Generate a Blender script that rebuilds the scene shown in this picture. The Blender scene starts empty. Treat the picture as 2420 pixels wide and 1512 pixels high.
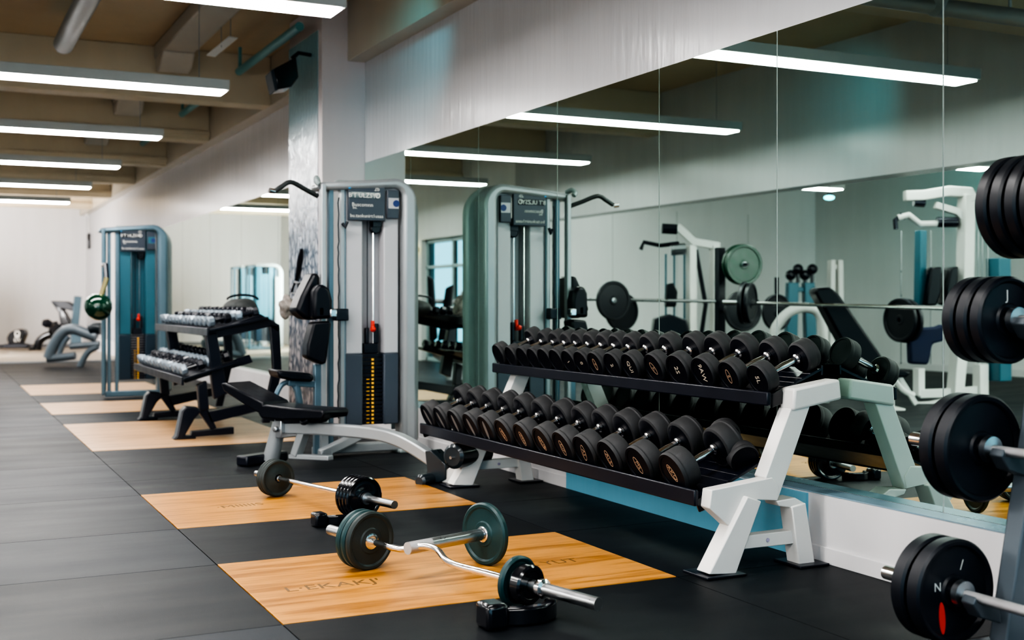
import bpy, bmesh, math, random
from mathutils import Vector, Matrix, Euler
random.seed(7)
SC = bpy.context.scene
COL = SC.collection
PI = math.pi

# ------------------------------------------------------------------ camera model (used for surveying the room)
FPX, TH, HC, CX, YH = 2814.0, math.radians(26.1), 1.2, 3.83, 715.0
CT, ST = math.cos(TH), math.sin(TH)

def ray(px, py):
    u = (px - 1210.0) / FPX
    return Vector((u*CT + ST, -u*ST + CT, (YH - py) / FPX))

def P(px, py, x=None, y=None, z=None, d=None):
    """survey a point of the room on a known plane x=, y=, z= or at a known depth d="""
    r = ray(px, py)
    if x is not None: t = (x + CX) / r.x
    elif y is not None: t = y / r.y
    elif z is not None: t = (z - HC) / r.z
    else: t = d
    return Vector((-CX + r.x*t, r.y*t, HC + r.z*t))

def PV(px, py, A, ang):
    """survey a point on the vertical plane through A with heading ang"""
    r = ray(px, py); n = Vector((-math.sin(ang), math.cos(ang), 0))
    o = Vector((-CX, 0, HC)); t = (Vector(A) - o).dot(n) / r.dot(n)
    return o + r*t

def M(px, py, d):
    """a point seen in the mirror at depth d: its real place on the other side"""
    p = P(px, py, d=d); p.x = -p.x
    return p

# ------------------------------------------------------------------ materials
MAT = {}
def mat(name, col, rough=.5, metal=0., bump=0., bscale=200., var=0., vscale=6., coat=0., spec=.5, emit=None, estr=0.):
    if name in MAT: return MAT[name]
    m = bpy.data.materials.new(name); m.use_nodes = True
    nt = m.node_tree; b = nt.nodes['Principled BSDF']
    b.inputs['Base Color'].default_value = (*col, 1)
    b.inputs['Roughness'].default_value = rough
    b.inputs['Metallic'].default_value = metal
    b.inputs['Coat Weight'].default_value = coat
    b.inputs['Specular IOR Level'].default_value = spec
    if emit:
        b.inputs['Emission Color'].default_value = (*emit, 1); b.inputs['Emission Strength'].default_value = estr
    if bump or var:
        tc = nt.nodes.new('ShaderNodeTexCoord')
    if var:
        n = nt.nodes.new('ShaderNodeTexNoise'); n.inputs['Scale'].default_value = vscale; n.inputs['Detail'].default_value = 4
        nt.links.new(tc.outputs['Object'], n.inputs['Vector'])
        mx = nt.nodes.new('ShaderNodeMix'); mx.data_type = 'RGBA'
        mx.inputs['A'].default_value = (*[c*(1-var) for c in col], 1); mx.inputs['B'].default_value = (*[min(1, c*(1+var)) for c in col], 1)
        nt.links.new(n.outputs['Fac'], mx.inputs['Factor']); nt.links.new(mx.outputs['Result'], b.inputs['Base Color'])
        rr = nt.nodes.new('ShaderNodeMapRange'); rr.inputs['To Min'].default_value = max(.02, rough-.08); rr.inputs['To Max'].default_value = min(1, rough+.08)
        nt.links.new(n.outputs['Fac'], rr.inputs['Value']); nt.links.new(rr.outputs['Result'], b.inputs['Roughness'])
    if bump:
        n2 = nt.nodes.new('ShaderNodeTexNoise'); n2.inputs['Scale'].default_value = bscale; n2.inputs['Detail'].default_value = 3
        nt.links.new(tc.outputs['Object'], n2.inputs['Vector'])
        bp = nt.nodes.new('ShaderNodeBump'); bp.inputs['Strength'].default_value = bump; bp.inputs['Distance'].default_value = .002
        nt.links.new(n2.outputs['Fac'], bp.inputs['Height']); nt.links.new(bp.outputs['Normal'], b.inputs['Normal'])
    MAT[name] = m
    return m

RUB   = mat('black_rubber', (.034,.034,.037), .6, bump=.25, bscale=300, var=.25, vscale=14)
RUBF  = mat('black_rubber_face_dim', (.0028,.0040,.0095), .5, bump=.15, bscale=260, var=.2, vscale=20, spec=.22)  # darker than the rims: shade on the head faces put into the colour
PLB   = mat('black_plate_rubber', (.0065,.009,.016), .42, var=.25, vscale=9, bump=.1)
PLG   = mat('grey_green_plate_iron', (.020,.030,.030), .5, var=.3, vscale=12, bump=.25, bscale=160)
PLT   = mat('teal_plate_iron', (.012,.046,.050), .42, var=.25, vscale=12, bump=.2, bscale=160)
PLGR  = mat('green_plate', (.004,.045,.024), .35, var=.5, vscale=12)
GLOSSB= mat('black_gloss', (.006,.007,.011), .18, coat=.4, var=.2, vscale=8)
SATB  = mat('black_satin_metal', (.006,.008,.017), .32, var=.2, vscale=6)
LEATH = mat('black_upholstery', (.0035,.005,.010), .36, bump=.35, bscale=120, var=.2, vscale=20, spec=.32)
CHR   = mat('chrome', (.82,.80,.80), .14, 1., var=.06, vscale=30)
KNURL = mat('knurled_steel', (.55,.54,.55), .32, 1., bump=.9, bscale=900)
STEEL = mat('brushed_steel', (.50,.52,.54), .3, 1., var=.12, vscale=18)
WHP   = mat('white_powder_coat', (.74,.72,.70), .38, var=.06, vscale=5, bump=.05)
SILV  = mat('silver_paint', (.35,.37,.385), .34, .35, var=.06, vscale=5)
SILVD = mat('grey_green_paint', (.30,.35,.35), .38, .2, var=.08, vscale=4)
GREYP = mat('light_grey_panel', (.46,.455,.48), .42, var=.05, vscale=3)
SLATE = mat('slate_panel', (.06,.075,.10), .4, var=.12, vscale=3)
TEALP = mat('teal_panel', (.035,.125,.17), .36, .1, var=.12, vscale=3)
TEALF = mat('blue_grey_frame', (.12,.19,.24), .34, .3, var=.1, vscale=3)
PLACD = mat('placard_slate', (.045,.055,.075), .35, var=.1)
LETW  = mat('pale_lettering', (.72,.70,.66), .5, var=.1)
BRONZ = mat('bronze_lettering', (.50,.33,.22), .4, .3, var=.15, vscale=30)
LETG  = mat('grey_inlay', (.16,.155,.155), .5, var=.15, vscale=30)
YEL   = mat('amber_numbers', (.85,.45,.03), .45, var=.1, emit=(.9,.45,.03), estr=.15)
RED   = mat('red_paint', (.72,.04,.02), .4, var=.1)
BLUEP = mat('navy_cloth', (.012,.02,.06), .8, bump=.6, bscale=60, var=.3)
INKM  = mat('burnt_ink', (.15,.075,.022), .6, var=.2)
GREENG= mat('green_glass', (.003,.040,.022), .12, coat=.6, var=.3, vscale=10)
WHPL  = mat('white_plastic', (.78,.77,.75), .4, var=.04)
FOAM  = mat('foam_roller', (.012,.022,.03), .3, coat=.3, var=.2, vscale=10)
TOWEL = mat('striped_towel', (.27,.24,.22), .9, bump=1., bscale=40, var=.9, vscale=30)
BRASS = mat('brass', (.62,.50,.25), .3, 1., var=.1)

# ------------------------------------------------------------------ mesh helpers
def bm_new(): return bmesh.new()

def box(bm, c, s, rot=None):
    mtx = Matrix.Translation(Vector(c)) @ (rot.to_matrix().to_4x4() if isinstance(rot, Euler) else (rot or Matrix())) @ Matrix.Diagonal((s[0], s[1], s[2], 1))
    bmesh.ops.create_cube(bm, size=1, matrix=mtx); return bm

def box2(bm, a, b):
    return box(bm, [(a[i]+b[i])/2 for i in range(3)], [abs(b[i]-a[i]) for i in range(3)])

def prism(bm, pts, vec):
    """a planar outline (3-D points) swept along vec"""
    v0 = [bm.verts.new(p) for p in pts]; v1 = [bm.verts.new(Vector(p)+Vector(vec)) for p in pts]
    n = len(pts)
    try:
        bm.faces.new(v0); bm.faces.new(v1[::-1])
    except ValueError: pass
    for i in range(n): bm.faces.new((v0[i], v1[i], v1[(i+1)%n], v0[(i+1)%n]))
    return bm

def strip(bm, outer, inner, vec):
    """a bent bar: two matching contours swept along vec"""
    n = len(outer); V = Vector(vec)
    a = [bm.verts.new(p) for p in outer]; b = [bm.verts.new(p) for p in inner]
    c = [bm.verts.new(Vector(p)+V) for p in outer]; d = [bm.verts.new(Vector(p)+V) for p in inner]
    for i in range(n-1):
        bm.faces.new((a[i], a[i+1], b[i+1], b[i])); bm.faces.new((c[i+1], c[i], d[i], d[i+1]))
        bm.faces.new((a[i+1], a[i], c[i], c[i+1])); bm.faces.new((b[i], b[i+1], d[i+1], d[i]))
    bm.faces.new((a[0], b[0], d[0], c[0])); bm.faces.new((b[-1], a[-1], c[-1], d[-1]))
    return bm

def tube(bm, pts, r, seg=12, sq=None):
    """a round (or, with sq=(w,h), rectangular) tube along a polyline"""
    pts = [Vector(p) for p in pts]; n = len(pts)
    rs = r if isinstance(r, (list, tuple)) else [r]*n
    rings = []; up = None
    for i, p in enumerate(pts):
        t = (pts[min(i+1, n-1)] - pts[max(i-1, 0)]).normalized()
        if up is None:
            up = Vector((0,0,1)) if abs(t.z) < .95 else Vector((0,1,0))
        s = t.cross(up).normalized(); up = s.cross(t).normalized()
        if sq:
            w, h = sq[0]/2, sq[1]/2
            ring = [p + s*a*w + up*b*h for a, b in ((1,1),(-1,1),(-1,-1),(1,-1))]
        else:
            ring = [p + s*math.cos(2*PI*k/seg)*rs[i] + up*math.sin(2*PI*k/seg)*rs[i] for k in range(seg)]
        rings.append([bm.verts.new(q) for q in ring])
    m = len(rings[0])
    for i in range(n-1):
        for k in range(m):
            bm.faces.new((rings[i][k], rings[i][(k+1)%m], rings[i+1][(k+1)%m], rings[i+1][k]))
    bm.faces.new(rings[0][::-1]); bm.faces.new(rings[-1])
    return bm

def lathe(bm, prof, o=(0,0,0), ax=(0,0,1), seg=40):
    """profile of (radius, along) turned about axis ax through o"""
    q = Vector((0,0,1)).rotation_difference(Vector(ax).normalized()); o = Vector(o); rings = []
    for r, a in prof:
        if r < 1e-6: rings.append([bm.verts.new(o + q @ Vector((0,0,a)))])
        else: rings.append([bm.verts.new(o + q @ Vector((r*math.cos(2*PI*k/seg), r*math.sin(2*PI*k/seg), a))) for k in range(seg)])
    for A, B in zip(rings, rings[1:]):
        for k in range(seg):
            k2 = (k+1) % seg
            if len(A) == 1 and len(B) == 1: continue
            if len(A) == 1: bm.faces.new((A[0], B[k2], B[k]))
            elif len(B) == 1: bm.faces.new((A[k], A[k2], B[0]))
            else: bm.faces.new((A[k], A[k2], B[k2], B[k]))
    return bm

def arc(c, r, a0, a1, n):
    return [(c[0]+r*math.cos(math.radians(a0+(a1-a0)*i/n)), c[1]+r*math.sin(math.radians(a0+(a1-a0)*i/n))) for i in range(n+1)]

def bez(p, n=14):
    """smooth polyline through points"""
    p = [Vector(q) for q in p]; out = []
    for i in range(len(p)-1):
        p0, p1, p2, p3 = p[max(i-1,0)], p[i], p[i+1], p[min(i+2, len(p)-1)]
        for k in range(n):
            t = k/n
            out.append(.5*((2*p1)+(p2-p0)*t+(2*p0-5*p1+4*p2-p3)*t*t+(3*p1-p0-3*p2+p3)*t**3))
    out.append(p[-1]); return out

def obj(name, bm, m, parent=None, bev=0., smooth=True, local=False, ang=35):
    me = bpy.data.meshes.new(name)
    bmesh.ops.recalc_face_normals(bm, faces=bm.faces[:])
    bm.to_mesh(me); bm.free()
    if isinstance(m, (list, tuple)):
        for q in m: me.materials.append(q)
    else: me.materials.append(m)
    if smooth:
        for f in me.polygons: f.use_smooth = True
        me.set_sharp_from_angle(angle=math.radians(ang))
    o = bpy.data.objects.new(name, me); COL.objects.link(o)
    if bev:
        b = o.modifiers.new('edge', 'BEVEL'); b.width = bev; b.segments = 2; b.limit_method = 'ANGLE'; b.angle_limit = math.radians(40)
        b.harden_normals = False
    if parent is not None:
        o.parent = parent
        if not local:
            top = parent; mw = Matrix.LocRotScale(parent.location, parent.rotation_euler, parent.scale)
            while top.parent is not None:
                top = top.parent
            if top is not parent:
                mw = Matrix.LocRotScale(top.location, top.rotation_euler, top.scale) @ parent.matrix_parent_inverse @ mw
            o.matrix_parent_inverse = mw.inverted()
    return o

def tag(o, label, cat, group=None):
    o['label'] = label; o['category'] = cat
    if group: o['group'] = group
    return o

def thing(name, label, cat, loc=(0,0,0), rz=0, group=None):
    o = bpy.data.objects.new(name, None); COL.objects.link(o)
    o.empty_display_size = .1; o.location = loc; o.rotation_euler = (0,0,rz)
    return tag(o, label, cat, group)

def struct(name, bm, m, bev=0., smooth=False):
    o = obj(name, bm, m, None, bev, smooth); o['kind'] = 'structure'; return o

def kids(o): return [c for c in bpy.data.objects if c.parent is o]

def dup(root, loc, rot=None, label=None, group=None, swap=None):
    def cp(o, par):
        c = o.copy(); COL.objects.link(c)
        if par is not None:
            c.parent = par; c.matrix_parent_inverse = o.matrix_parent_inverse.copy()
        if swap and c.type == 'MESH' and c.data.materials and c.data.materials[0] in swap:
            c.data = c.data.copy(); c.data.materials[0] = swap[o.data.materials[0]]
        for k in KIDS.get(o.name) or kids(o): cp(k, c)
        return c
    r = cp(root, None); r.location = loc
    if rot is not None: r.rotation_euler = rot
    if label: r['label'] = label
    if group: r['group'] = group
    return r
KIDS = {}

def text_bm(s, size, mtx, ext=.0008, bm=None):
    cu = bpy.data.curves.new('lettering', 'FONT'); cu.body = s; cu.size = size; cu.extrude = ext
    cu.align_x = 'CENTER'; cu.align_y = 'CENTER'; cu.resolution_u = 2
    o = bpy.data.objects.new('lettering', cu); COL.objects.link(o)
    bpy.context.view_layer.update()
    me = bpy.data.meshes.new_from_object(o.evaluated_get(bpy.context.evaluated_depsgraph_get()))
    bm = bm or bm_new()
    me.transform(mtx); bm.from_mesh(me)
    bpy.data.objects.remove(o); bpy.data.curves.remove(cu); bpy.data.meshes.remove(me)
    return bm

def frame_mtx(o, xa, ya):
    xa = Vector(xa).normalized(); ya = Vector(ya); za = xa.cross(ya).normalized(); ya = za.cross(xa)
    m = Matrix((xa, ya, za)).transposed().to_4x4(); m.translation = Vector(o); return m

ORD = ['first','second','third','fourth','fifth','sixth','seventh','eighth','ninth','tenth','eleventh','twelfth','thirteenth','fourteenth','fifteenth','sixteenth','seventeenth']

# ------------------------------------------------------------------ room
ZM0, ZM1, ZS, ZC = .312, 2.565, 3.55, 4.13           # mirror bottom and top, soffit, ceiling
YCOL0, YCOL1, XCOL = 11.1, 12.25, -.43               # column on the right wall
YFAR, XHALL, XLEFT, YPART = 34.0, -5.35, -12., 18.6
YBACK = -5.

def wall_mat(name, col, rough, bump=.12, streak=.06):
    m = mat(name, col, rough)
    nt = m.node_tree; b = nt.nodes['Principled BSDF']
    tc = nt.nodes.new('ShaderNodeTexCoord'); mp = nt.nodes.new('ShaderNodeMapping'); mp.inputs['Scale'].default_value = (3, 3, .35)
    n = nt.nodes.new('ShaderNodeTexNoise'); n.inputs['Scale'].default_value = 1.6; n.inputs['Detail'].default_value = 5
    nt.links.new(tc.outputs['Object'], mp.inputs['Vector']); nt.links.new(mp.outputs['Vector'], n.inputs['Vector'])
    mx = nt.nodes.new('ShaderNodeMix'); mx.data_type = 'RGBA'
    mx.inputs['A'].default_value = (*[c*(1-streak) for c in col], 1); mx.inputs['B'].default_value = (*[min(1, c*(1+streak)) for c in col], 1)
    nt.links.new(n.outputs['Fac'], mx.inputs['Factor']); nt.links.new(mx.outputs['Result'], b.inputs['Base Color'])
    bp = nt.nodes.new('ShaderNodeBump'); bp.inputs['Strength'].default_value = bump; bp.inputs['Distance'].default_value = .02
    n2 = nt.nodes.new('ShaderNodeTexNoise'); n2.inputs['Scale'].default_value = 5; n2.inputs['Detail'].default_value = 4
    nt.links.new(mp.outputs['Vector'], n2.inputs['Vector'])
    nt.links.new(n2.outputs['Fac'], bp.inputs['Height']); nt.links.new(bp.outputs['Normal'], b.inputs['Normal'])
    return m

WGLOSS = wall_mat('glossy_pale_wall_paint', (.58,.58,.60), .25, .3, .08)
WWHITE = wall_mat('white_wall_paint', (.78,.77,.77), .55)
WLOW   = wall_mat('low_wall_paint', (.70,.68,.69), .45)
WBLUE  = wall_mat('blue_tinted_low_wall', (.16,.42,.56), .4)
WBEIGE = wall_mat('beige_ceiling_paint', (.60,.48,.32), .6)
WBEAM  = wall_mat('beige_beam_paint', (.62,.53,.39), .5)
WSOFF  = wall_mat('soffit_paint', (.55,.49,.40), .32)
WCOL   = wall_mat('column_paint', (.64,.57,.57), .5)
DUCT   = mat('duct_white', (.52,.48,.42), .5, var=.08)
PIPEG  = mat('grey_pipe', (.36,.38,.40), .4, .3, var=.08)
TEALM  = mat('teal_pipe', (.12,.34,.36), .4, var=.12)

# floor of rubber mats with the sunken boards left open
XL, XR = -2.645, -.888
def yl(py):                                            # distance read along the boards' left edge
    px = -152 + (py-YH)/.9; return P(px, py, z=0).y
ybd = [(yl(1473), yl(1332)), (yl(1248), yl(1168.6)), (yl(1065.5), yl(1002.7)), (yl(979), yl(953)), (yl(933.7), yl(910.7))]
rows = [-5, -3.8, -2.6, -1.4, -.2, 1.0, 2.2, 3.1, ybd[0][0], ybd[0][1], ybd[1][0], ybd[1][1], yl(1136), yl(1096), ybd[2][0], yl(1031), ybd[2][1], ybd[3][0], ybd[3][1], ybd[4][0], ybd[4][1]]
y = rows[-1]
while y < 25.2: y += 1.25; rows.append(y)
YWOOD = 25.6
rows = [r for r in rows if r < YWOOD-.3] + [YWOOD]
cols = [XLEFT, -9.6, -7.2, -4.75, XL, XR, -.115]

def floor_mat():
    m = bpy.data.materials.new('rubber_mats'); m.use_nodes = True
    nt = m.node_tree; b = nt.nodes['Principled BSDF']; L = nt.links.new
    at = nt.nodes.new('ShaderNodeAttribute'); at.attribute_name = 'shade'
    tc = nt.nodes.new('ShaderNodeTexCoord')
    n = nt.nodes.new('ShaderNodeTexNoise'); n.inputs['Scale'].default_value = 2.2; n.inputs['Detail'].default_value = 6
    mp = nt.nodes.new('ShaderNodeMapping'); mp.inputs['Scale'].default_value = (.45, 1.6, 1)
    L(tc.outputs['Object'], mp.inputs['Vector']); L(mp.outputs['Vector'], n.inputs['Vector'])
    mr = nt.nodes.new('ShaderNodeMapRange'); mr.inputs['To Min'].default_value = .72; mr.inputs['To Max'].default_value = 1.3
    L(n.outputs['Fac'], mr.inputs['Value'])
    ml = nt.nodes.new('ShaderNodeMix'); ml.data_type = 'RGBA'; ml.blend_type = 'MULTIPLY'; ml.inputs['Factor'].default_value = 1
    L(at.outputs['Color'], ml.inputs['A']); L(mr.outputs['Result'], ml.inputs['B'])
    n3 = nt.nodes.new('ShaderNodeTexNoise'); n3.inputs['Scale'].default_value = 260; n3.inputs['Detail'].default_value = 2
    L(tc.outputs['Object'], n3.inputs['Vector'])
    cr = nt.nodes.new('ShaderNodeValToRGB'); cr.color_ramp.elements[0].position = .66; cr.color_ramp.elements[1].position = .78
    cr.color_ramp.elements[0].color = (0,0,0,1); cr.color_ramp.elements[1].color = (.035,.04,.045,1)
    L(n3.outputs['Fac'], cr.inputs['Fac'])
    ad = nt.nodes.new('ShaderNodeMix'); ad.data_type = 'RGBA'; ad.blend_type = 'ADD'; ad.inputs['Factor'].default_value = 1
    L(ml.outputs['Result'], ad.inputs['A']); L(cr.outputs['Color'], ad.inputs['B']); L(ad.outputs['Result'], b.inputs['Base Color'])
    r2 = nt.nodes.new('ShaderNodeMapRange'); r2.inputs['To Min'].default_value = .38; r2.inputs['To Max'].default_value = .6
    L(n.outputs['Fac'], r2.inputs['Value']); L(r2.outputs['Result'], b.inputs['Roughness'])
    bp = nt.nodes.new('ShaderNodeBump'); bp.inputs['Strength'].default_value = .35; bp.inputs['Distance'].default_value = .002
    L(n3.outputs['Fac'], bp.inputs['Height']); L(bp.outputs['Normal'], b.inputs['Normal'])
    b.inputs['Specular IOR Level'].default_value = .22
    return m

def wood_mat(name, c0, c1, rough):
    m = bpy.data.materials.new(name); m.use_nodes = True
    nt = m.node_tree; b = nt.nodes['Principled BSDF']; L = nt.links.new
    tc = nt.nodes.new('ShaderNodeTexCoord'); mp = nt.nodes.new('ShaderNodeMapping'); mp.inputs['Scale'].default_value = (.8, 7, 4)
    L(tc.outputs['Object'], mp.inputs['Vector'])
    n = nt.nodes.new('ShaderNodeTexNoise'); n.inputs['Scale'].default_value = 1.6; n.inputs['Detail'].default_value = 7; n.inputs['Distortion'].default_value = 1.2
    L(mp.outputs['Vector'], n.inputs['Vector'])
    w = nt.nodes.new('ShaderNodeTexNoise'); w.inputs['Scale'].default_value = 9; w.inputs['Detail'].default_value = 8
    mp2 = nt.nodes.new('ShaderNodeMapping'); mp2.inputs['Scale'].default_value = (.5, 12, 4)
    L(tc.outputs['Object'], mp2.inputs['Vector']); L(mp2.outputs['Vector'], w.inputs['Vector'])
    av = nt.nodes.new('ShaderNodeMath'); av.operation = 'MULTIPLY_ADD'; av.inputs[1].default_value = .4
    L(w.outputs['Fac'], av.inputs[0]); 
    sc = nt.nodes.new('ShaderNodeMath'); sc.operation = 'MULTIPLY'; sc.inputs[1].default_value = .65
    L(n.outputs['Fac'], sc.inputs[0]); L(sc.outputs[0], av.inputs[2])
    cr = nt.nodes.new('ShaderNodeValToRGB')
    cr.color_ramp.elements[0].position = .40; cr.color_ramp.elements[0].color = (*c0, 1)
    cr.color_ramp.elements[1].position = .58; cr.color_ramp.elements[1].color = (*c1, 1)
    L(av.outputs[0], cr.inputs['Fac']); L(cr.outputs['Color'], b.inputs['Base Color'])
    b.inputs['Roughness'].default_value = rough
    bp = nt.nodes.new('ShaderNodeBump'); bp.inputs['Strength'].default_value = .05; L(w.outputs['Fac'], bp.inputs['Height']); L(bp.outputs['Normal'], b.inputs['Normal'])
    return m
WOOD  = wood_mat('honey_plywood', (.30,.115,.014), (.60,.275,.055), .32)
WOODF = wood_mat('pale_plywood', (.40,.215,.095), (.62,.38,.20), .36)
WOODB = wood_mat('beige_floorboards', (.30,.25,.19), (.40,.34,.27), .4)
GAPM  = mat('floor_underlay', (.006,.006,.008), .8, var=.1)

bm = bm_new(); lay = bm.loops.layers.float_color.new('shade')
sheen_rows = {8:0, 9:1, 10:0, 11:1, 12:1, 13:0, 14:0, 15:1}  # mat rows whose light sheen is put into their colour
for i in range(len(cols)-1):
    for j in range(len(rows)-1):
        y0, y1 = rows[j], rows[j+1]
        if i == 4 and any(abs((y0+y1)/2-(a+b)/2) < (b-a)/2 for a, b in ybd): continue
        g = .0022
        s = random.uniform(.8, 1.2)
        if i == 3: s *= 1.75 if sheen_rows.get(j, random.random() > .5) else 1.15
        base = (.0095, .0120, .0160)
        vs = [bm.verts.new(q) for q in ((cols[i]+g, y0+g, 0), (cols[i+1]-g, y0+g, 0), (cols[i+1]-g, y1-g, 0), (cols[i]+g, y1-g, 0))]
        f = bm.faces.new(vs)
        lo = [bm.verts.new((v.co.x, v.co.y, -.009)) for v in vs]
        fs = [f] + [bm.faces.new((vs[k], lo[k], lo[(k+1)%4], vs[(k+1)%4])) for k in range(4)]
        for q in fs:
            for l in q.loops: l[lay] = (base[0]*s, base[1]*s, base[2]*s, 1)
f0 = bm.faces.new([bm.verts.new(q) for q in ((XLEFT, YBACK, -.01), (0, YBACK, -.01), (0, YFAR, -.01), (XLEFT, YFAR, -.01))]); f0.material_index = 1
struct('floor', bm, [floor_mat(), GAPM])
bm = bm_new(); box2(bm, (XHALL, YWOOD, -.009), (0, YFAR, .004)); struct('trim_1', bm, WOODB)
bm = bm_new(); box2(bm, (XHALL, YWOOD-.12, -.008), (0, YWOOD, .03)); struct('trim_2', bm, SILV, .004)
bm = bm_new(); box2(bm, (XHALL, YFAR-.03, .004), (0, YFAR, .1)); struct('baseboard_far', bm, mat('far_baseboard', (.22,.22,.23), .4, var=.1), .004)

# platform boards
bl = ['honey plywood lifting board set in the rubber floor, carrying the curl bar', 'honey plywood lifting board set in the floor under the straight barbell',
      'long pale plywood lifting board under the near foot of the black dumbbell rack', 'pale plywood floor board behind the black dumbbell rack, next one after the longest board', 'small pale plywood floor board furthest away, beside the teal weight machine']
boards = []
for k, (a, b) in enumerate(ybd):
    bm = bm_new(); box2(bm, (XL+.003, a+.003, -.008), (XR-.003, b-.003, .0025))
    o = obj('lifting_board', bm, WOOD if k < 2 else WOODF, bev=.0015); tag(o, bl[k], 'lifting platform', 'plywood lifting boards'); boards.append(o)
def floor_text(s, a, b, size, par):
    p, q = P(*a, z=.003), P(*b, z=.003)
    xa = (q-p).normalized(); mtx = frame_mtx((p+q)/2, xa, Vector((-xa.y, xa.x, 0)))
    obj('lettering', text_bm(s, size, mtx, .0002), INKM, par, smooth=False)
floor_text("L·EKAKJ'", (712,1390), (862,1375), .115, boards[0])
floor_text("L YUT", (1262,1334), (1350,1324), .10, boards[0])
floor_text("·MlllllS", (505,1200), (628,1189), .11, boards[1])

# right wall: low ledge, upper wall, bulkhead, column
bm = bm_new(); box2(bm, (-.115, YBACK, 0), (.1, YCOL0, ZM0)); struct('wall_right_lower', bm, WLOW, .003)
bm = bm_new(); box2(bm, (-.127, YBACK, 0), (-.115, YCOL0, .075)); struct('baseboard_right', bm, WLOW, .003)
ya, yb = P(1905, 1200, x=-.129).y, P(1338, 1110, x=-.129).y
bm = bm_new(); box2(bm, (-.1295, ya, .001), (-.1155, yb, ZM0-.006)); struct('trim_3', bm, WBLUE)  # bluish light on the low wall, put into this strip's colour
bm = bm_new(); box2(bm, (-.117, YBACK, ZM0), (-.006, YCOL0, ZM0+.006)); struct('trim_4', bm, mat('blue_edge_strip', (.30,.45,.56), .25, .4, var=.1))
bm = bm_new(); box2(bm, (.004, YBACK, ZM0), (.1, YCOL0, ZC)); struct('wall_right', bm, WGLOSS)
bm = bm_new(); box2(bm, (.004, YCOL1, 0), (.1, YFAR, ZC)); struct('wall_right_far', bm, WGLOSS)
bm = bm_new(); box2(bm, (-.09, YCOL1, 0), (.1, YFAR, ZM0)); struct('wall_right_far_lower', bm, WLOW, .003)
bm = bm_new(); box2(bm, (-.17, YBACK, ZS), (.004, YCOL0, ZC)); struct('trim_5', bm, WSOFF)
bm = bm_new(); box2(bm, (-.17, YCOL1, ZS), (.004, YFAR, ZC)); struct('trim_6', bm, WSOFF)

def mural():
    m = bpy.data.materials.new('winter_tree_mural'); m.use_nodes = True
    nt = m.node_tree; b = nt.nodes['Principled BSDF']; L = nt.links.new
    tc = nt.nodes.new('ShaderNodeTexCoord')
    nz = nt.nodes.new('ShaderNodeTexNoise'); nz.inputs['Scale'].default_value = 4; nz.inputs['Detail'].default_value = 3
    L(tc.outputs['Object'], nz.inputs['Vector'])
    wv = nt.nodes.new('ShaderNodeMix'); wv.data_type = 'RGBA'; wv.inputs['Factor'].default_value = .10
    L(tc.outputs['Object'], wv.inputs['A']); L(nz.outputs['Color'], wv.inputs['B'])
    def vor(sc, th):
        mp = nt.nodes.new('ShaderNodeMapping'); mp.inputs['Scale'].default_value = sc
        L(wv.outputs['Result'], mp.inputs['Vector'])
        v = nt.nodes.new('ShaderNodeTexVoronoi'); v.feature = 'DISTANCE_TO_EDGE'; v.inputs['Scale'].default_value = 1
        L(mp.outputs['Vector'], v.inputs['Vector'])
        r = nt.nodes.new('ShaderNodeMapRange'); r.inputs['From Max'].default_value = th; L(v.outputs['Distance'], r.inputs['Value'])
        return r
    v1 = vor((1, 9, 2.2), .14); v2 = vor((1, 24, 9), .22)
    mu = nt.nodes.new('ShaderNodeMath'); mu.operation = 'MULTIPLY'; L(v1.outputs['Result'], mu.inputs[0]); L(v2.outputs['Result'], mu.inputs[1])
    sp = nt.nodes.new('ShaderNodeSeparateXYZ'); L(tc.outputs['Object'], sp.inputs['Vector'])
    cr = nt.nodes.new('ShaderNodeValToRGB'); cr.color_ramp.elements.remove(cr.color_ramp.elements[1])
    for p, c in ((.0, (.62,.54,.54)), (.30, (.70,.64,.65)), (.42, (.60,.62,.67)), (.55, (.52,.58,.66)), (.72, (.80,.82,.86)), (.85, (.36,.50,.56)), (1., (.25,.45,.50))):
        e = cr.color_ramp.elements.new(p); e.color = (*c, 1)
    mz = nt.nodes.new('ShaderNodeMapRange'); mz.inputs['From Max'].default_value = 3.6; L(sp.outputs['Z'], mz.inputs['Value']); L(mz.outputs['Result'], cr.inputs['Fac'])
    # branches fade out towards the top
    fd = nt.nodes.new('ShaderNodeMapRange'); fd.inputs['From Min'].default_value = 2.1; fd.inputs['From Max'].default_value = 2.9; L(sp.outputs['Z'], fd.inputs['Value'])
    mxx = nt.nodes.new('ShaderNodeMath'); mxx.operation = 'MAXIMUM'; L(mu.outputs[0], mxx.inputs[0]); L(fd.outputs['Result'], mxx.inputs[1])
    mx = nt.nodes.new('ShaderNodeMix'); mx.data_type = 'RGBA'; mx.inputs['A'].default_value = (.05,.08,.12,1)
    L(cr.outputs['Color'], mx.inputs['B']); L(mxx.outputs[0], mx.inputs['Factor']); L(mx.outputs['Result'], b.inputs['Base Color'])
    b.inputs['Roughness'].default_value = .24; b.inputs['Metallic'].default_value = .15
    bp = nt.nodes.new('ShaderNodeBump'); bp.inputs['Strength'].default_value = .25; bp.inputs['Distance'].default_value = .01
    L(mu.outputs[0], bp.inputs['Height']); L(bp.outputs['Normal'], b.inputs['Normal'])
    return m
bm = bm_new(); box2(bm, (XCOL, YCOL0, 0), (.1, YCOL1, ZC)); struct('column', bm, WCOL, .006)
bm = bm_new(); box2(bm, (XCOL-.006, YCOL0+.12, 0), (XCOL, YCOL1, 3.85)); struct('trim_7', bm, mural())

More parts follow.
